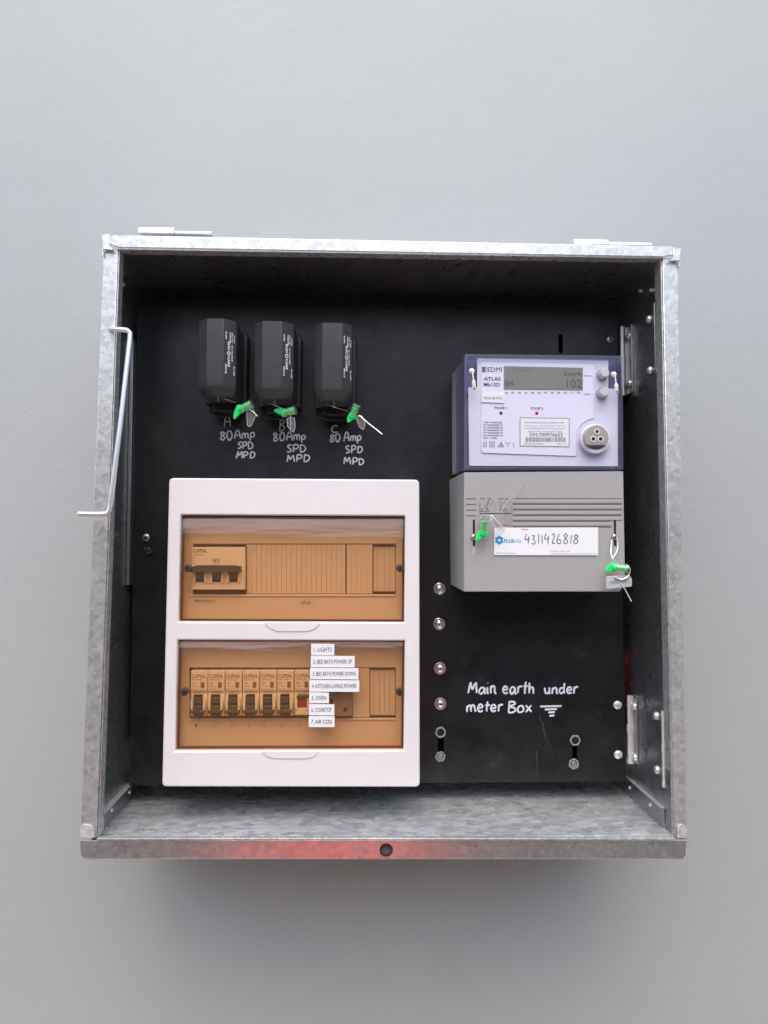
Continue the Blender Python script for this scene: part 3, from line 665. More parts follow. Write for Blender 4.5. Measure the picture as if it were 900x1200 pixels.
# face
YQ = YM+.006
def F(x, y): return xz(x, y, YQ)
face = plate('face_plate', [[F(559.5, 420), F(713, 422.5), F(713, 455), F(724, 456), F(724.5, 546.5), F(549.5, 546), F(549, 454), F(559.5, 453.5)]], YQ, YQ+.004, METERP, meter, bev=.0005)
MB().prism([F(546, 418), F(727, 419), F(727, 458), F(546, 458)], YQ+.012, YQ+.0175).build('cover_recess', mat('violet_recess', (.15, .15, .27), .4), meter)
pc = F(697.5, 513)
R_ = mm(23, YQ)
arc = [(pc[0]+R_*math.cos(a), pc[1]+R_*math.sin(a)) for a in [math.radians(95+85*i/8) for i in range(9)]]
YR = YQ-.0012
raised = plate('raised_face', [fillet([F(565, 426), F(695, 429)], .001, 2)[3:6]*0+[F(566, 425.5), F(693.5, 427.5), F(695, 429)]+[(F(695, 429)[0], arc[0][1]+.001)]+arc+[(arc[-1][0], F(0, 531)[1]+.001), (arc[-1][0]-.001, F(0, 531)[1]), F(566, 531), F(563.5, 528.5), F(564, 428)]], YR, YQ, METERR, meter, bev=.0004)
def RF(x, y, d=0.): p = xz(x, y, YR-d); return (p[0], YR-d, p[1])
def rtext(s, x0, x1, yc, h, material=PRINTK, parent=None, d=.0001, bold=.03):
    a, b = RF(x0, yc, d), RF(x1, yc, d)
    return text(s, ((a[0]+b[0])/2, a[1], a[2]), b[0]-a[0], mm(h, YR), material, parent or raised, bold=bold)
rtext('EDMI', 571.5, 588, 433, 5.6, bold=.0); B = MB()
for k, (x0, x1, y0, y1) in enumerate(((565, 567.3, 430, 433), (565, 567.3, 433.4, 436), (567.6, 568.4, 430, 436), (569, 569.8, 430, 436))):
    B.prism([xz(a, b, YR-.0002) for a, b in ((x0, y0), (x1, y0), (x1, y1), (x0, y1))], YR-.0002, YR)
B.build('logo', PRINTK, raised)
rtext('ATLAS', 567, 586.5, 443.8, 4.4, bold=.015); rtext('Mk10D', 567, 586, 450.6, 4.4, bold=.015)
lcd = plate('display', [[xz(a, b, YR-.0006) for a, b in ((590.5, 429), (683, 431), (683, 457), (590.5, 456))]], YR-.0006, YR-.0001, LCD, meter)
def ltext(s, x0, x1, yc, h): 
    a, b = xz(x0, yc, YR-.0007), xz(x1, yc, YR-.0007); return text(s, ((a[0]+b[0])/2, YR-.0007, (a[1]+b[1])/2), b[0]-a[0], mm(h, YR), LCDS, lcd)
ltext('kvarh', 661, 681.5, 438, 5.5); ltext('04', 592, 602, 449, 7); ltext('102', 664, 682, 449.5, 10.5); ltext('L1 L2 L3', 602, 621, 433.5, 2)
for k in range(12): rtext('%02d' % (k+1), 591.5+7.7*k, 595+7.7*k, 460.3, 2, PRINTG)
st = plate('sticker', [fillet([xz(a, b, YR-.0004) for a, b in ((564, 460.5), (591.5, 461), (591, 472.5), (564, 471.5))], .0008, 3)], YR-.0012, YR-.0001, LABELW, meter, bev=.0002)
text('PLUS ES ETU', (lambda q: (q[0], YR-.0012, q[1]))(xz(578, 466.5, YR-.0012)), mm(22, YR), mm(3, YR), PRINTK, st)
rtext('PULSE 1', 579.5, 594, 478, 2.7, PRINTG); rtext('PULSE 2', 622, 636.5, 478.4, 2.7, PRINTG)
for px, m_ in ((587, TOGGLE), (629, MAGENTA)):
    q = xz(px, 484.2, YR); MB().dome(q, mm(2.1, YR), YR, .0006, 16, 4).build('pulse_light', m_, meter, smooth=True)
YL = YR-.0003
lab = plate('rating_label', [[xz(a, b, YL) for a, b in ((609, 489), (667.5, 490), (667.5, 524), (609, 523))]], YL, YR-.00005, mat('label_border', (.3, .3, .34), .5), meter)
plate('label_paper', [[xz(a, b, YL-.0001) for a, b in ((610, 490), (666.5, 491), (666.5, 523), (610, 522))]], YL-.0001, YL, LABELW, lab)
def lt(s, x0, x1, yc, h, m_=PRINTG, bold=0.):
    a, b = xz(x0, yc, YL-.0002), xz(x1, yc, YL-.0002); return text(s, ((a[0]+b[0])/2, YL-.0002, (a[1]+b[1])/2), b[0]-a[0], mm(h, YL), m_, lab, bold=bold)
lt('TAXX-NB-FO2.0F JJ1-200GO1-400', 614, 661, 495.5, 2.2); lt('Contains up to 3ph 4W 240V 1-10A 5A', 614, 662, 499.2, 1.8); lt('Class 0.5 800imp/kWh Three phase export', 614, 662, 502.4, 1.8); lt('Multi Tariff 4 Wire Three Meter', 619, 659, 505.6, 1.6)
lt('S/N:700976652', 620.5, 659.5, 509.4, 4.2, PRINTK); lt('MADE IN AUSTRALIA', 614.5, 637, 520, 1.7); lt('REV 1.0', 653, 663, 520, 1.7)
B = MB(); x = 616.
while x < 662.5:
    w_ = random.choice((.35, .5, .9)); B.prism([xz(a, b, YL-.0002) for a, b in ((x, 512.6), (x+w_, 512.6), (x+w_, 517.8), (x, 517.8))], YL-.0002, YL-.0001); x += w_+random.choice((.3, .5, .8))
B.build('barcode', PRINTG, lab)
for k, s in enumerate(('TEST NUM SEC', 'P1 04042000 01', 'P2 04042000 01', 'P3 04042000 01', 'P4 04042000 01', 'P5 04042000 01', 'KW 11000')):
    rtext(s, 566.5, 589 if k < 6 else 582.5, 495+k*3.05, 1.9, PRINTG)
# little symbols: meter glass, double square, triangle, Y, down arrow
def linepix(segs, w, name):
    B = MB()
    for a, b in segs:
        A, C_ = Vector(xz(*a, YR-.0002)), Vector(xz(*b, YR-.0002)); d = (C_-A).normalized()*mm(w/2, YR); v = Vector((-d.y, d.x)); A = A-d; C_ = C_+d
        B.prism([(A+v)[:], (C_+v)[:], (C_-v)[:], (A-v)[:]], YR-.00022-random.random()*.00004, YR-.0001)
    return B.build(name, PRINTG, raised)
linepix([((566.5, 518), (570, 518)), ((570, 518), (570, 523.5)), ((570, 523.5), (566.5, 523.5)), ((566.5, 523.5), (566.5, 518)), ((567.5, 520), (569, 520)), ((567.5, 521.8), (569, 521.8))], .45, 'symbol')
linepix([((573.5, 517.8), (579.5, 517.8)), ((579.5, 517.8), (579.5, 523.6)), ((579.5, 523.6), (573.5, 523.6)), ((573.5, 523.6), (573.5, 517.8)), ((575.2, 519.4), (577.8, 519.4)), ((577.8, 519.4), (577.8, 522)), ((577.8, 522), (575.2, 522)), ((575.2, 522), (575.2, 519.4))], .55, 'symbol')
linepix([((583.5, 523.5), (587, 518)), ((587, 518), (590.5, 523.5)), ((590.5, 523.5), (583.5, 523.5)), ((586, 522.4), (588, 521)), ((587, 519.5), (588, 522.4))], .6, 'symbol')
linepix([((592, 518.3), (595.2, 520.4)), ((598, 518.3), (595.2, 520.4)), ((595.2, 520.4), (595.2, 523.6))], .5, 'symbol')
linepix([((602, 518), (602, 523.6)), ((601, 523.6), (603, 523.6))], .45, 'symbol')
rtext('DISPLAY', 684.5, 693.5, 440.5, 1.5, PRINTG); rtext('SELECT', 685, 692.5, 462, 1.5, PRINTG)
for px, py in ((706.5, 439), (706, 461)):
    q = xz(px, py, YM+.001); qs = xz(px-1.2, py+.8, YQ)
    o = MB().disc(qs, .0062, YQ-.0012, YQ+.0001, 24).build('button_collar', mat('button_collar_violet', (.36, .36, .46), .5), meter, bevel=.0004)
    MB().loft([[(cx_+math.cos(2*math.pi*i/20)*r_, y_, cz_+math.sin(2*math.pi*i/20)*r_) for i in range(20)] for (cx_, cz_), y_, r_ in (((qs[0], qs[1]), YQ-.001, .0046), ((qs[0], qs[1]), YM-.004, .0044), ((qs[0], qs[1]), YM-.0048, .0037))]).build('button', BTN, o, smooth=True)
# optical port
q = xz(697.5, 514.5, YM); 
plate('port_ring', [circle(q, .0150, 36), circle(q, .0110, 36)], YM-.0022, YM+.004, METERP, meter, bev=.0012)
q = xz(699, 512.0, YM-.007); r_ = .0124; zc = q[1]-r_*.86
D_ = [(q[0]+r_*math.cos(a), q[1]+r_*math.sin(a)) for a in [math.radians(-42+264*i/26) for i in range(27)]]
port = plate('optical_port', [[(x, max(z, q[1]-r_*.78)) for x, z in D_]], YM-.007, YM+.001, PORT, meter, bev=.0008)
for dx, dz, m_ in ((.0005, .0052, PORT), (-.0034, -.0022, HOLE), (.0040, -.0022, HOLE)):
    qq = (q[0]+dx, q[1]+dz)
    plate('socket_ring', [circle(qq, .0029), circle(qq, .0020)], YM-.0079, YM-.0066, IVORY, port, bev=.0002)
    MB().disc(qq, .0020 if m_ is HOLE else .0011, YM-.0075 if m_ is HOLE else YM-.0078, YM-.0068, 14).build('socket_hole', HOLE, port)
# lead ferrule seals through the cover ears
for x, y0, y1, lab_ in ((553.5, 434, 446, 'small ivory crimp seal on the meter cover, left ear'), (720.5, 438, 449.5, 'small ivory crimp seal on the meter cover, right ear')):
    a = at(x, y0, YM-.004); b = at(x+1.5, y1, YM-.005); e_ = at(x+2.2, y1+11, YM-.005)
    t = thing('crimp_seal', tuple(a), lab_, 'seal', 'crimp seals on the meter cover')
    MB().dome((a.x, a.z), .0030, YM-.0006, .0030, 16, 4).build('stud_head', IVORY, t, smooth=True)
    MB().tube([a+Vector((0, .0005, 0)), (a+b)/2, b], .0007, 8).build('wire', IVORY, t, smooth=True)
    MB().tube([b, b+(e_-b)*.1, b+(e_-b)*.9, e_], [.0013, .0020, .0020, .0015], 12).build('ferrule', IVORY, t, smooth=True)
    MB().disc((e_.x, e_.z+.0012), .0007, YM-.0075, YM-.006, 10).build('ferrule_hole', HOLE, t)
# terminal cover
YT = YM+.001
TL_, TR_, BR_, BL_ = xz(544, 553.5, YT), xz(730.5, 552, YT), xz(731, 693.5, YT), xz(542.3, 693.5, YT)
lbx = xz(528.5, 600, .085)[0]; lbz0 = xz(528.5, 686, .085)[1]
front = [TL_, TR_, (TR_[0]+.0004, BR_[1]+.018), (BR_[0]-.001, BR_[1]+.004), (BR_[0]-.004, BR_[1]), (BL_[0]+.001, BL_[1])]
bk = [(lbx, TL_[1]), (TR_[0], TR_[1]), (TR_[0], BR_[1]+.018), (BR_[0]-.001, BR_[1]+.006), (BR_[0]-.004, BR_[1]+.003), (lbx+.001, BL_[1]+.003)]
n = len(front)
tc = MB().add([(x, YT, z) for x, z in front]+[(x, YB, z) for x, z in bk], [tuple(range(n))[::-1], tuple(range(n, 2*n))]+[(i, (i+1) % n, (i+1) % n+n, i+n) for i in range(n)]).build('terminal_cover', TERM, meter, bevel=.0009, seg=3)
def tq(x0, y0, x1, y1, d=.0005, e=.0006): return [xz(a, b, YT-d) for a, b in ((x0, y0), (x1, y0), (x1, y1), (x0, y1))]
for k in range(6):
    y = 583.8+6.65*k; x1 = 729 if k < 4 else 716.5
    if k < 5: slab_ = MB().prism(tq(601, y+1.5, x1, y+5.8), YT-.0007, YT+.0002).build('rib', TERM, tc, bevel=.0003)
    MB().prism(tq(601, y, x1, y+1.3, .0001), YT-.0001, YT+.0002).build('groove', TERMD, tc)
    if k < 4:
        MB().prism(tq(546, y, 558, y+1.3, .0001), YT-.0001, YT+.0002).build('groove', TERMD, tc)
# moulded terminal diagram
B = MB(); Dk = MB()
def seg3(B, a, b, w, h):
    A, C_ = Vector(xz(*a, YT)), Vector(xz(*b, YT)); d = (C_-A).normalized()*mm(w/2, YT); v = Vector((-d.y, d.x)); yy = YT-h-random.random()*.0001
    B.prism([(A+v)[:], (C_+v)[:], (C_-v)[:], (A-v)[:]], yy, YT+.0003)
for a, b in (((561, 584), (561, 617)), ((600, 584), (600, 617)), ((580, 585), (580, 600)), ((585.5, 585), (585.5, 600)), ((565, 596), (571, 585)), ((571.5, 596), (577.5, 585)), ((591.5, 596), (597, 586)), ((586, 592), (591, 586)), ((561, 600.5), (600, 600.5)), ((583, 604), (583, 616)), ((588, 604), (588, 616)), ((593, 604), (593, 616)), ((597, 604), (597, 616)), ((583, 604), (578, 612)), ((562, 615), (574, 604)), ((566, 617), (582, 603))):
    seg3(B, a, b, 1.4, .0007)
for a, b in (((562.4, 584.3), (568, 584.3)), ((571, 584.3), (576, 584.3)), ((583, 584.3), (590, 584.3)), ((592, 584.3), (596, 584.3)), ((562, 601.6), (598, 601.6)), ((583, 615.6), (598, 615.6)), ((566, 606), (569, 605.5)), ((568.5, 596), (574, 586)), ((562.5, 590), (562.5, 598)), ((586.8, 588), (586.8, 598))):
    seg3(Dk, a, b, .7, .0003)
B.build('terminal_relief', TERM, tc, bevel=.0002); Dk.build('relief_shadow_groove', TERMD, tc)
for px, py in ((564.3, 596.5), (571, 596.5), (592, 596.5)):
    qq = xz(px, py, YT); plate('relief_ring', [circle(qq, .0022), circle(qq, .0009)], YT-.0013, YT+.0002, TERM, tc, bev=.0002)
    MB().disc(qq, .0009, YT-.0006, YT+.0001, 10).build('relief_hole', HOLE, tc)
for px, m_ in ((555.3, STEELD), (720.5, STEELD)):
    a, b = xz(px, 609, YT), xz(px, 640, YT)
    MB().box(a[0]-.0011, a[0]+.0011, YT-.0002, YT+.002, b[1], a[1]).build('screw_slot', HOLE, tc)
    a2, b2 = xz(px, 640, YT), xz(px, 650, YT)
    MB().box(a2[0]-.0011, a2[0]+.0011, YT-.00025, YT+.002, b2[1], a2[1]-.0003).build('slot_end', BTN, tc)
    qq = xz(px-.3, 629.5, YT); s_ = MB().dome(qq, .0034, YT-.0002, .002, 16, 4, rim=.0006).build('cover_screw', PINKW if px < 600 else STEELD, tc, smooth=True)
    MB().box(qq[0]-.0003, qq[0]+.0003, YT-.0031, YT-.0018, qq[1]-.0022, qq[1]+.0022).build('screw_groove', HOLE, s_)
YS = YT-.0012
stk = plate('paper_sticker', [[xz(a, b, YS) for a, b in ((579.3, 618.3), (701, 618), (701, 650.8), (579, 650.5))]], YS, YT-.0008, LABELW, meter)
def sk(s, x0, x1, yc, h, m_=PRINTG, bold=0.):
    a, b = xz(x0, yc, YS-.0001), xz(x1, yc, YS-.0001); return text(s, ((a[0]+b[0])/2, YS-.0001, (a[1]+b[1])/2), b[0]-a[0], mm(h, YS), m_, stk, bold=bold)
sk('NMI', 611.5, 618.5, 620.5, 1.8); sk('PLUS-', 590.5, 604.5, 633.8, 4.2, CYAN, .03); sk('ES', 605, 611, 633.8, 4.2, mat('pale_cyan_print', (.35, .62, .8), .5), .02)
sk('This sticker will stay', 581, 604, 648.2, 1.7); sk('Property of PLUS-ES', 646, 668, 646, 1.6); sk('This label may only be broken by authorised personnel', 646, 699, 649, 1.7)
qq = xz(585, 632.8, YS-.0002)
for i in range(6):
    a = i*math.pi/3+.5; c1 = (qq[0]+math.cos(a)*.0028, qq[1]+math.sin(a)*.0028)
    MB().disc(c1, .0017, YS-.00025-.00002*i, YS-.0001, 6).build('logo_petal', CYAN if i % 2 else BLUE, stk)
a = xz(615, 637.5, YS); b = xz(678, 636.5, YS)
handwrite('4311426818', a[0], a[1], mm(12, YS), b[0]-a[0], YS-.00015, .00042, INK, stk, name='handwriting')
seal(None, (567.5, 616), (.1, 1), (-.7, -.7), .006, 'green twist seal on the left screw slot of the meter terminal cover', ((574, 611), (578, 606), (592, 620), (588, 626)),
     [(((590, 602, .013), (602, 586, .010), (617, 564, .006)), .0005), (((577, 612, .007), (574, 607, .008), (578, 605, .008), (590, 622, .004)), .0003)], wing_len=12, tagtext=('OR02155', (579, 612), (587, 620), .0018), tagmat=SEALC)
seal(None, (729, 666), (.8, -.1), (-.85, -.5), .004, 'green twist seal with numbered tag dangling from the right screw of the meter', ((710, 676), (737, 674), (740, 678), (740, 687), (711, 690)),
     [(((719.5, 628, .014), (723, 630, .010), (724, 640, .008), (722, 648, .006), (717, 655, .005)), .0004), (((717, 633, .014), (716, 646, .010), (718, 654, .006), (722, 661, .004)), .0006), (((727, 683, .001), (733, 692, -.002), (740, 705, -.006)), .0006),
      (((733, 661, .003), (738, 667, .003), (736, 675, .003), (728, 679, .003), (720, 676, .003)), .0008)], wing_len=11, tagtext=('OR021561', (714, 683), (735, 680.5), .0030), tagmat=TAGC)

# ================================================================== SWITCHBOARD
YD = .040
db = thing('switchboard', tuple(at(340, 921, PY)), 'white plastic two-row switchboard with amber windows below the fuses', 'switchboard')
def dq(x, y, Y=YD): return xz(x, y, Y)
O_ = [dq(198, 560), dq(491.5, 562), dq(492, 922.5), dq(189.7, 922)]
w1 = [dq(211.7, 603.3), dq(474.6, 604.6), dq(473.8, 729.5), dq(208.6, 728.5)]
w2 = [dq(207.8, 750), dq(474.3, 751), dq(473, 879.5), dq(204.8, 880.3)]
cov = plate('cover', [fillet(O_, .005, 5), fillet(w1, .0006, 2)[::-1], fillet(w2, .0006, 2)[::-1]], YD, YD+.012, WHITE, db, bev=.0016, smooth=True)
inn = [(Vector(p)+(Vector((sum(q[0] for q in O_)/4, sum(q[1] for q in O_)/4))-Vector(p)).normalized()*.0035)[:] for p in O_]
# tray walls behind the cover
cxm = (O_[0][0]+O_[1][0])/2
plate('case', [fillet(inn, .004, 4), [(inn[0][0]+.003, inn[0][1]-.003), (inn[1][0]-.003, inn[1][1]-.003), (inn[2][0]-.003, inn[2][1]+.003), (inn[3][0]+.003, inn[3][1]+.003)]], YD+.0121, PY-.0003, WHITE, db)
YI = YD+.021                                 # inner escutcheon
def iq(x0, y0, x1, y1, Y=None): Y = Y or YI; return [xz(x0, y0, Y), xz(x1, y0, Y), xz(x1, y1, Y), xz(x0, y1, Y)]
plate('escutcheon', [iq(201, 580, 483, 905), iq(226, 637.5, 464, 696.5)[::-1], iq(222, 782.5, 464, 841.5)[::-1]], YI, YI+.002, INNER, db, bev=.0003)
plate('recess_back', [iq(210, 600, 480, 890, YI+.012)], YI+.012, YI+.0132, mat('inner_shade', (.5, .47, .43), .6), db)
# raised fine frame above each aperture
for y in (635.5, 780.5): MB().prism(iq(226, y, 464, y+1.2, YI-.0008), YI-.0008, YI-.0001).build('aperture_lip', INNER, db)
for y in (697.3, 842.2): MB().prism(iq(222, y, 464, y+1.4, YI-.0014), YI-.0014, YI-.0001).build('aperture_lip', mat('lip_light', (.85, .82, .75), .4), db, bevel=.0002)
# blanking strips: separate narrow fingers
def fingers(xs, y0, y1, Yf, gap=.55):
    gap *= .55; MB().prism(iq(xs[0], y0-.5, xs[-1], y1+.5, Yf+.0009), Yf+.0009, Yf+.0029).build('strip_backing', INNERG, db)
    for a, b in zip(xs[:-1], xs[1:]):
        MB().prism(iq(a+gap/2, y0, b-gap/2, y1, Yf), Yf, Yf+.0008).build('blanking_strip', INNER, db, bevel=.0002)
xs = [289+5.85*k for k in range(21)]; xs = [x for x in xs if x < 404]+[404.8]
fingers(xs, 638, 695.5, YI+.0006, .35); fingers([406.3, 412, 418, 424, 430, 436.5], 638, 695.5, YI+.0004, .35)
fingers([437.5, 442.5, 450.5, 456, 463.5], 641, 693, YI+.004, .8)
fingers([413.5, 433], 783, 840.5, YI+.0002, .4); fingers([433.6, 438, 444.5, 450.5, 456.5, 463.5], 785, 838, YI+.004, .8)
# amber windows with knobs and pull tabs
def window(w, knobs, tab, lab_):
    c_ = Vector((sum(p[0] for p in w)/4, sum(p[1] for p in w)/4)); g_ = .0011
    wi = [(p[0]+math.copysign(g_, c_.x-p[0]), p[1]+math.copysign(g_, c_.y-p[1])) for p in w]
    B = MB(); n = 22; vv = []
    for y_off in (0., .0022):
        for k in range(n+1):
            t_ = k/n                                   # 0 at the bottom edge, 1 at the top edge
            bow = .0052*max(0, (t_-.70)/.30)**2+.0012*max(0, (.12-t_)/.12)**2
            for q in range(9):
                f_ = q/8; bx_ = wi[3][0]*(1-f_)+wi[2][0]*f_; bz_ = wi[3][1]*(1-f_)+wi[2][1]*f_; tx = wi[0][0]*(1-f_)+wi[1][0]*f_; tz = wi[0][1]*(1-f_)+wi[1][1]*f_
                vv.append((bx_*(1-t_)+tx*t_, YD+.0018+y_off+bow, bz_*(1-t_)+tz*t_))
    M_ = 9; N_ = (n+1)*M_; ff = []
    for k in range(n):
        for q in range(8):
            a = k*M_+q; ff += [(a, a+1, a+M_+1, a+M_), (N_+a, N_+a+M_, N_+a+M_+1, N_+a+1)]
        a = k*M_; ff += [(a, a+M_, N_+a+M_, N_+a), (a+8, N_+a+8, N_+a+M_+8, a+M_+8)]
    for q in range(8): ff += [(q, N_+q, N_+q+1, q+1), (n*M_+q, n*M_+q+1, N_+n*M_+q+1, N_+n*M_+q)]
    o = B.add(vv, ff).build('window', AMBER, db, smooth=True); o['label'] = lab_
    wo = [(p[0]-math.copysign(.0006, c_.x-p[0]), p[1]-math.copysign(.0006, c_.y-p[1])) for p in w]
    wk = [(p[0]+math.copysign(.0014, c_.x-p[0]), p[1]+math.copysign(.0014, c_.y-p[1])) for p in w]
    plate('gap_shade', [wo, wk[::-1]], YD+.0128, YD+.0138, mat('gap_shade_brown', (.025, .012, .010), .5), db)  # dark ring put in for the shaded gap round the window
    # turned edge of the window
    wj = [(p[0]+math.copysign(.0012, c_.x-p[0]), p[1]+math.copysign(.0012, c_.y-p[1])) for p in wi]
    plate('window_edge', [wi, wj[::-1]], YD+.0075, YD+.0125, AMBER, o)
    for k in knobs:
        q = xz(*k, YD+.001); kk = MB().disc(q, .0040, YD+.0002, YD+.0058, 20).build('knob', KNOB, db, bevel=.0004)
        MB().disc(q, .0016, YD-.0001, YD+.0003, 12).build('knob_slot', HOLE, kk)
    x0, y0, x1, y1 = tab
    pts = [xz(a, b, YD-.0002) for a, b in ((x0, y0), (x1, y0), (x1-6, y0+7), (x1-14, y1), (x0+16, y1), (x0+7, y0+7))]
    plate('pull_tab', [fillet(pts, .003, 5)], YD-.0009, YD+.0001, WHITE, db, bev=.0004)
window(w1, ((219.7, 666), (469, 666)), (309, 729.4, 376, 740), 'upper amber window')
window(w2, ((216, 811), (468.5, 811)), (306, 880, 374, 889), 'lower amber window')
def dtext(s, x0, x1, yc, h, m_, parent, Y, bold=0.):
    a, b = xz(x0, yc, Y), xz(x1, yc, Y); return text(s, ((a[0]+b[0])/2, Y, (a[1]+b[1])/2), b[0]-a[0], mm(h, Y), m_, parent, bold=bold)
ml = MB().prism(iq(227, 699.5, 254, 710, YI-.0002), YI-.0002, YI).build('row_label', mat('aged_label', (.70, .66, .60), .5), db)
dtext('MAIN SWITCH', 228.5, 251.5, 704.4, 3.2, PRINTK, ml, YI-.0003)
ml = MB().prism(iq(348, 701, 369, 711.5, YI-.0002), YI-.0002, YI).build('row_label', ml.data.materials[0], db)
dtext('SOLAR', 353, 364, 706.3, 3.4, PRINTK, ml, YI-.0003)
for k, (px, py) in enumerate(((230, 850.5), (250.5, 850.5), (271.5, 850.5), (291, 850.5), (309.5, 850.5), (330, 850.5), (351, 850.5))):
    dtext(str(k+1), px-1, px+1, py, 3, PRINTG, db, YI-.0002)

# main switch
YW = YI-.0075
ms = thing('main_switch', tuple(at(256, 691, YI)), 'three pole main switch with wide dark toggle bar behind the upper amber window', 'switch')
q4 = iq(225, 641, 287, 691, YW)
bd = MB().prism(q4, YW, YI+.011).build('body', BRK, ms, bevel=.0005)
dtext('CLIPSAL', 225.6, 243, 645.4, 4.2, PRINTG, bd, YW-.0001, .02)
for s, x1, y in (('63A PDL4340', 238, 650.2), ('63A', 230, 653.7), ('AC22', 229, 656.7), ('400V~', 230.5, 660)): dtext(s, 225.8, x1, y, 1.5, PRINTG, bd, YW-.0001)
B = MB()
for x in (250, 253, 256):
    B.prism(iq(x-.25, 654, x+.25, 657, YW-.00015), YW-.00015, YW-.00002); B.prism(iq(x-.25, 659, x+.25, 663, YW-.00015), YW-.00015, YW-.00002)
    a, b, c_, d_ = xz(x-1.6, 655, YW), xz(x-1.2, 654.8, YW), xz(x+.2, 659, YW), xz(x-.3, 659.2, YW); B.prism([a, b, c_, d_], YW-.00022, YW-.00002)
B.prism(iq(249, 656.4, 257, 656.8, YW-.0003), YW-.0003, YW-.00023); B.build('switch_diagram', PRINTG, bd)
for k in range(3):
    x = 234+19.7*k
    MB().prism(iq(x-5, 668, x+5, 682, YW-.0002), YW-.0002, YW).build('toggle_recess', HOLE, ms)
    for d_ in (-1, 1): MB().prism(iq(x+d_*6.4-1.3, 668, x+d_*6.4+1.3, 683, YW-.003), YW-.003, YW-.0001).build('toggle_guard', BRK, ms, bevel=.0006)
    MB().prism(iq(x-4.4, 670, x+4.4, 679, YW-.003), YW-.004, YW-.00025).build('toggle', TOGGLE, ms, bevel=.0006)
ba = [xz(a, b, YW-.006) for a, b in ((222, 665), (231, 662.3), (275, 662.3), (283, 663.5), (283, 671), (222, 670.5))]
MB().prism(ba, YW-.0075, YW-.0042).build('toggle_bar', TOGGLEG, ms, bevel=.0007)
MB().prism(iq(287.8, 641, 289.2, 692, YI-.0002), YI-.0002, YI+.003).build('side_gap', HOLE, ms)

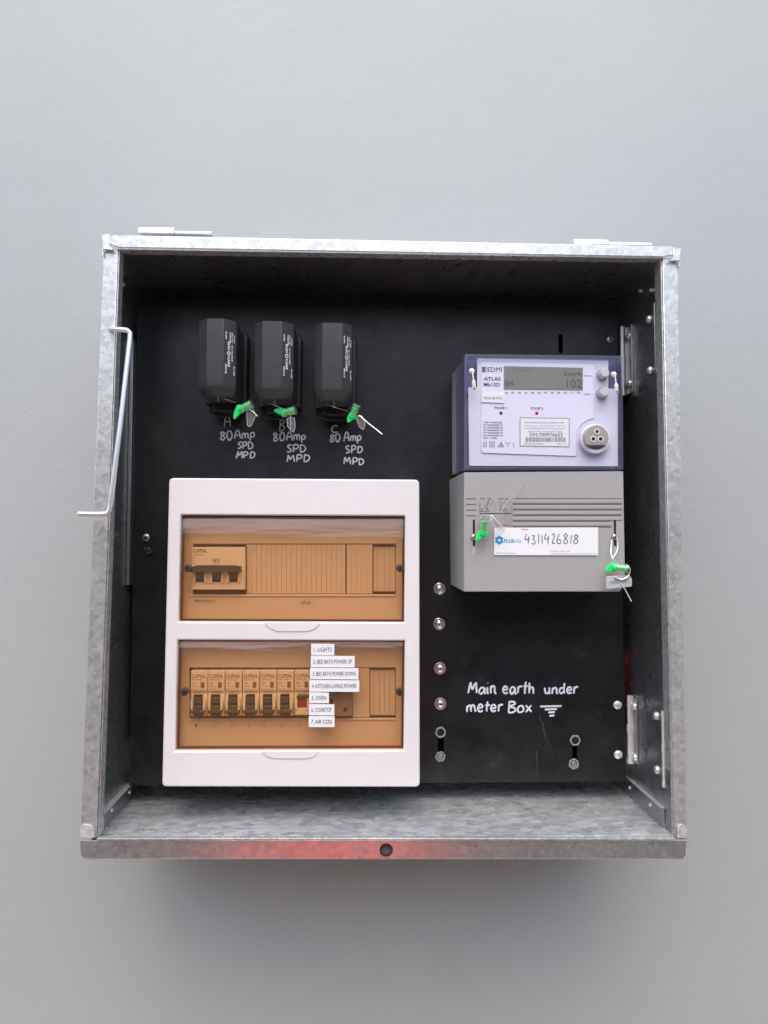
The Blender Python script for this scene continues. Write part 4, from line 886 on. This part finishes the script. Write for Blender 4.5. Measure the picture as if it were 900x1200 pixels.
# circuit breakers
pitch = (xz(364.3, 810, YW)[0]-xz(222.3, 810, YW)[0])/7
bx, bz0 = xz(222.3, 841, YW); _, bz1 = xz(222.3, 785.5, YW)
def breaker(off=False):
    t = thing('circuit_breaker', (bx, YI, bz0), 'x', 'circuit breaker', 'circuit breakers in the lower row')
    H = bz1-bz0; w = pitch-.0004; g_ = .0003; base = Vector((bx, 0, bz0))
    def Z(f): return bz1-H*f
    MB().box(bx+g_, bx+w, YW+.0022, YI+.011, bz0+.001, bz1-.0006).build('body', BRK, t, bevel=.0005)
    cap = MB().prism([(bx+g_+.0004, Z(.44)), (bx+g_+.0004, Z(.06)), (bx+g_+.0016, Z(.02)), (bx+w-.0016, Z(.02)), (bx+w-.0004, Z(.06)), (bx+w-.0004, Z(.44))], YW, YW+.0021).build('cap', BRK, t, bevel=.0003)
    cx = bx+w/2
    text('CLIPSAL', (cx, YW, Z(.125)), w*.84, H*.075, PRINTG, cap, bold=.02)
    for s, f, xa, ww, hh in (('MAX9 RCBO', .20, .42, .62, .035), ('20A', .275, .24, .2, .05), ('4VTMC20', .345, .30, .36, .03), ('6000 30mA  240V~', .405, .48, .8, .028)):
        text(s, (bx+w*xa, YW, Z(f)), w*ww, H*hh, PRINTG, cap)
    MB().box(bx+w*.62, bx+w*.84, YW-.00015, YW-.00002, Z(.375), Z(.25)).build('print_block', mat('faded_print', (.22, .19, .16), .6), cap)
    for s in (-1, 1):
        MB().prism([(cx+s*pitch*.27, Z(.50)), (cx+s*pitch*.27, Z(.86)), (cx+s*pitch*.40, Z(.84)), (cx+s*pitch*.46, Z(.70)), (cx+s*pitch*.40, Z(.56))][::s], YW-.0028, YW+.0023).build('toggle_guard', BRK, t, bevel=.0007)
    if not off:
        MB().box(cx-pitch*.25, cx+pitch*.25, YW-.0002, YW+.0022, Z(.80), Z(.52)).build('toggle_recess', HOLE, t)
        MB().box(cx-pitch*.22, cx+pitch*.22, YW-.0030, YW-.0003, Z(.70), Z(.56)).build('toggle', TOGGLEG, t, bevel=.0008)
        MB().box(cx-pitch*.24, cx+pitch*.24, YW-.0048, YW+.0022, Z(.86), Z(.73)).build('toggle_grip', TOGGLEG, t, bevel=.0010)
        MB().box(cx-pitch*.40, cx+pitch*.40, YW-.0052, YW+.0022, Z(.90), Z(.83)).build('toggle_foot', TOGGLEG, t, bevel=.0008)
        MB().box(cx-pitch*.26, cx+pitch*.26, YW-.0030, YW+.0022, Z(.97), Z(.91)).build('lower_foot', TOGGLEG, t, bevel=.0005)
    else:
        MB().box(cx-pitch*.34, cx+pitch*.40, YW-.0030, YW+.0020, Z(.60), Z(.52)).build('toggle_bar', TOGGLEG, t, bevel=.0008)
        MB().box(cx-pitch*.26, cx+pitch*.28, YW-.0012, YW+.0022, Z(.78), Z(.61)).build('toggle', REDP, t, bevel=.0006)
        MB().box(cx-pitch*.40, cx+pitch*.40, YW-.0020, YW+.0022, Z(.95), Z(.80)).build('lower_cap', BRK, t, bevel=.0006)
    return t
b0 = breaker(); NUM = ['first', 'second', 'third', 'fourth', 'fifth', 'sixth']
for k in range(6):
    t = b0 if k == 0 else copy_tree(b0, loc=Vector(b0.location)+Vector((pitch*k, 0, 0)))
    t['label'] = 'cream circuit breaker with dark toggle down, %s from the left in the lower row' % NUM[k]
b7 = breaker(True); b7.location.x += pitch*6
b7['label'] = 'cream circuit breaker with reddish toggle, directly left of the white name labels'
# grey unit behind the labels
ru = thing('isolator_module', tuple(at(388, 841, YI)), 'grey three module unit half hidden behind the white labels', 'switch module')
MB().prism(iq(364.6, 786, 413, 839.5, YW+.001), YW+.001, YI+.011).build('body', RCDG, ru, bevel=.0006)
qq = xz(404.7, 831.5, YW); MB().disc(qq, .0022, YW+.0002, YW+.002, 16).build('test_button', KNOB, ru, bevel=.0003)
MB().prism(iq(386, 819, 390, 825, YW-.001), YW-.001, YW+.0009).build('toggle_tip', HOLE, ru); MB().prism(iq(394, 809.5, 400, 812.5, YW), YW, YW+.0009).build('rating_mark', HOLE, ru)
# name labels stuck on the lower window
YN = YD+.0022-.0008
for s, x0, y0, x1, y1 in (('1. LIGHTS', 364.6, 754.3, 391.8, 767.8), ('2. BED BATH POWER UP', 364.2, 768.6, 415.6, 781.8), ('3. BED BATH POWER DOWN', 363.4, 782.6, 420, 796), ('4. KITCHEN LIVING POWER', 362.6, 796.9, 421, 810.6),
                          ('5. OVEN', 362.4, 811.3, 385.5, 824), ('6. COOKTOP', 362, 825, 391.8, 838.2), ('7. AIR CON', 361.8, 839.2, 392, 852)):
    o = plate('name_label', [[xz(a, b, YN) for a, b in ((x0, y0), (x1, y0+random.uniform(.1, .5)), (x1, y1+random.uniform(.1, .4)), (x0, y1))]], YN, YN+.00075, LABELW, db, bev=.00008)
    o['label'] = 'white strip label'
    dtext(s, x0+3, x1-3.2, (y0+y1)/2+.2, 4.8, PRINTK, o, YN-.0001)
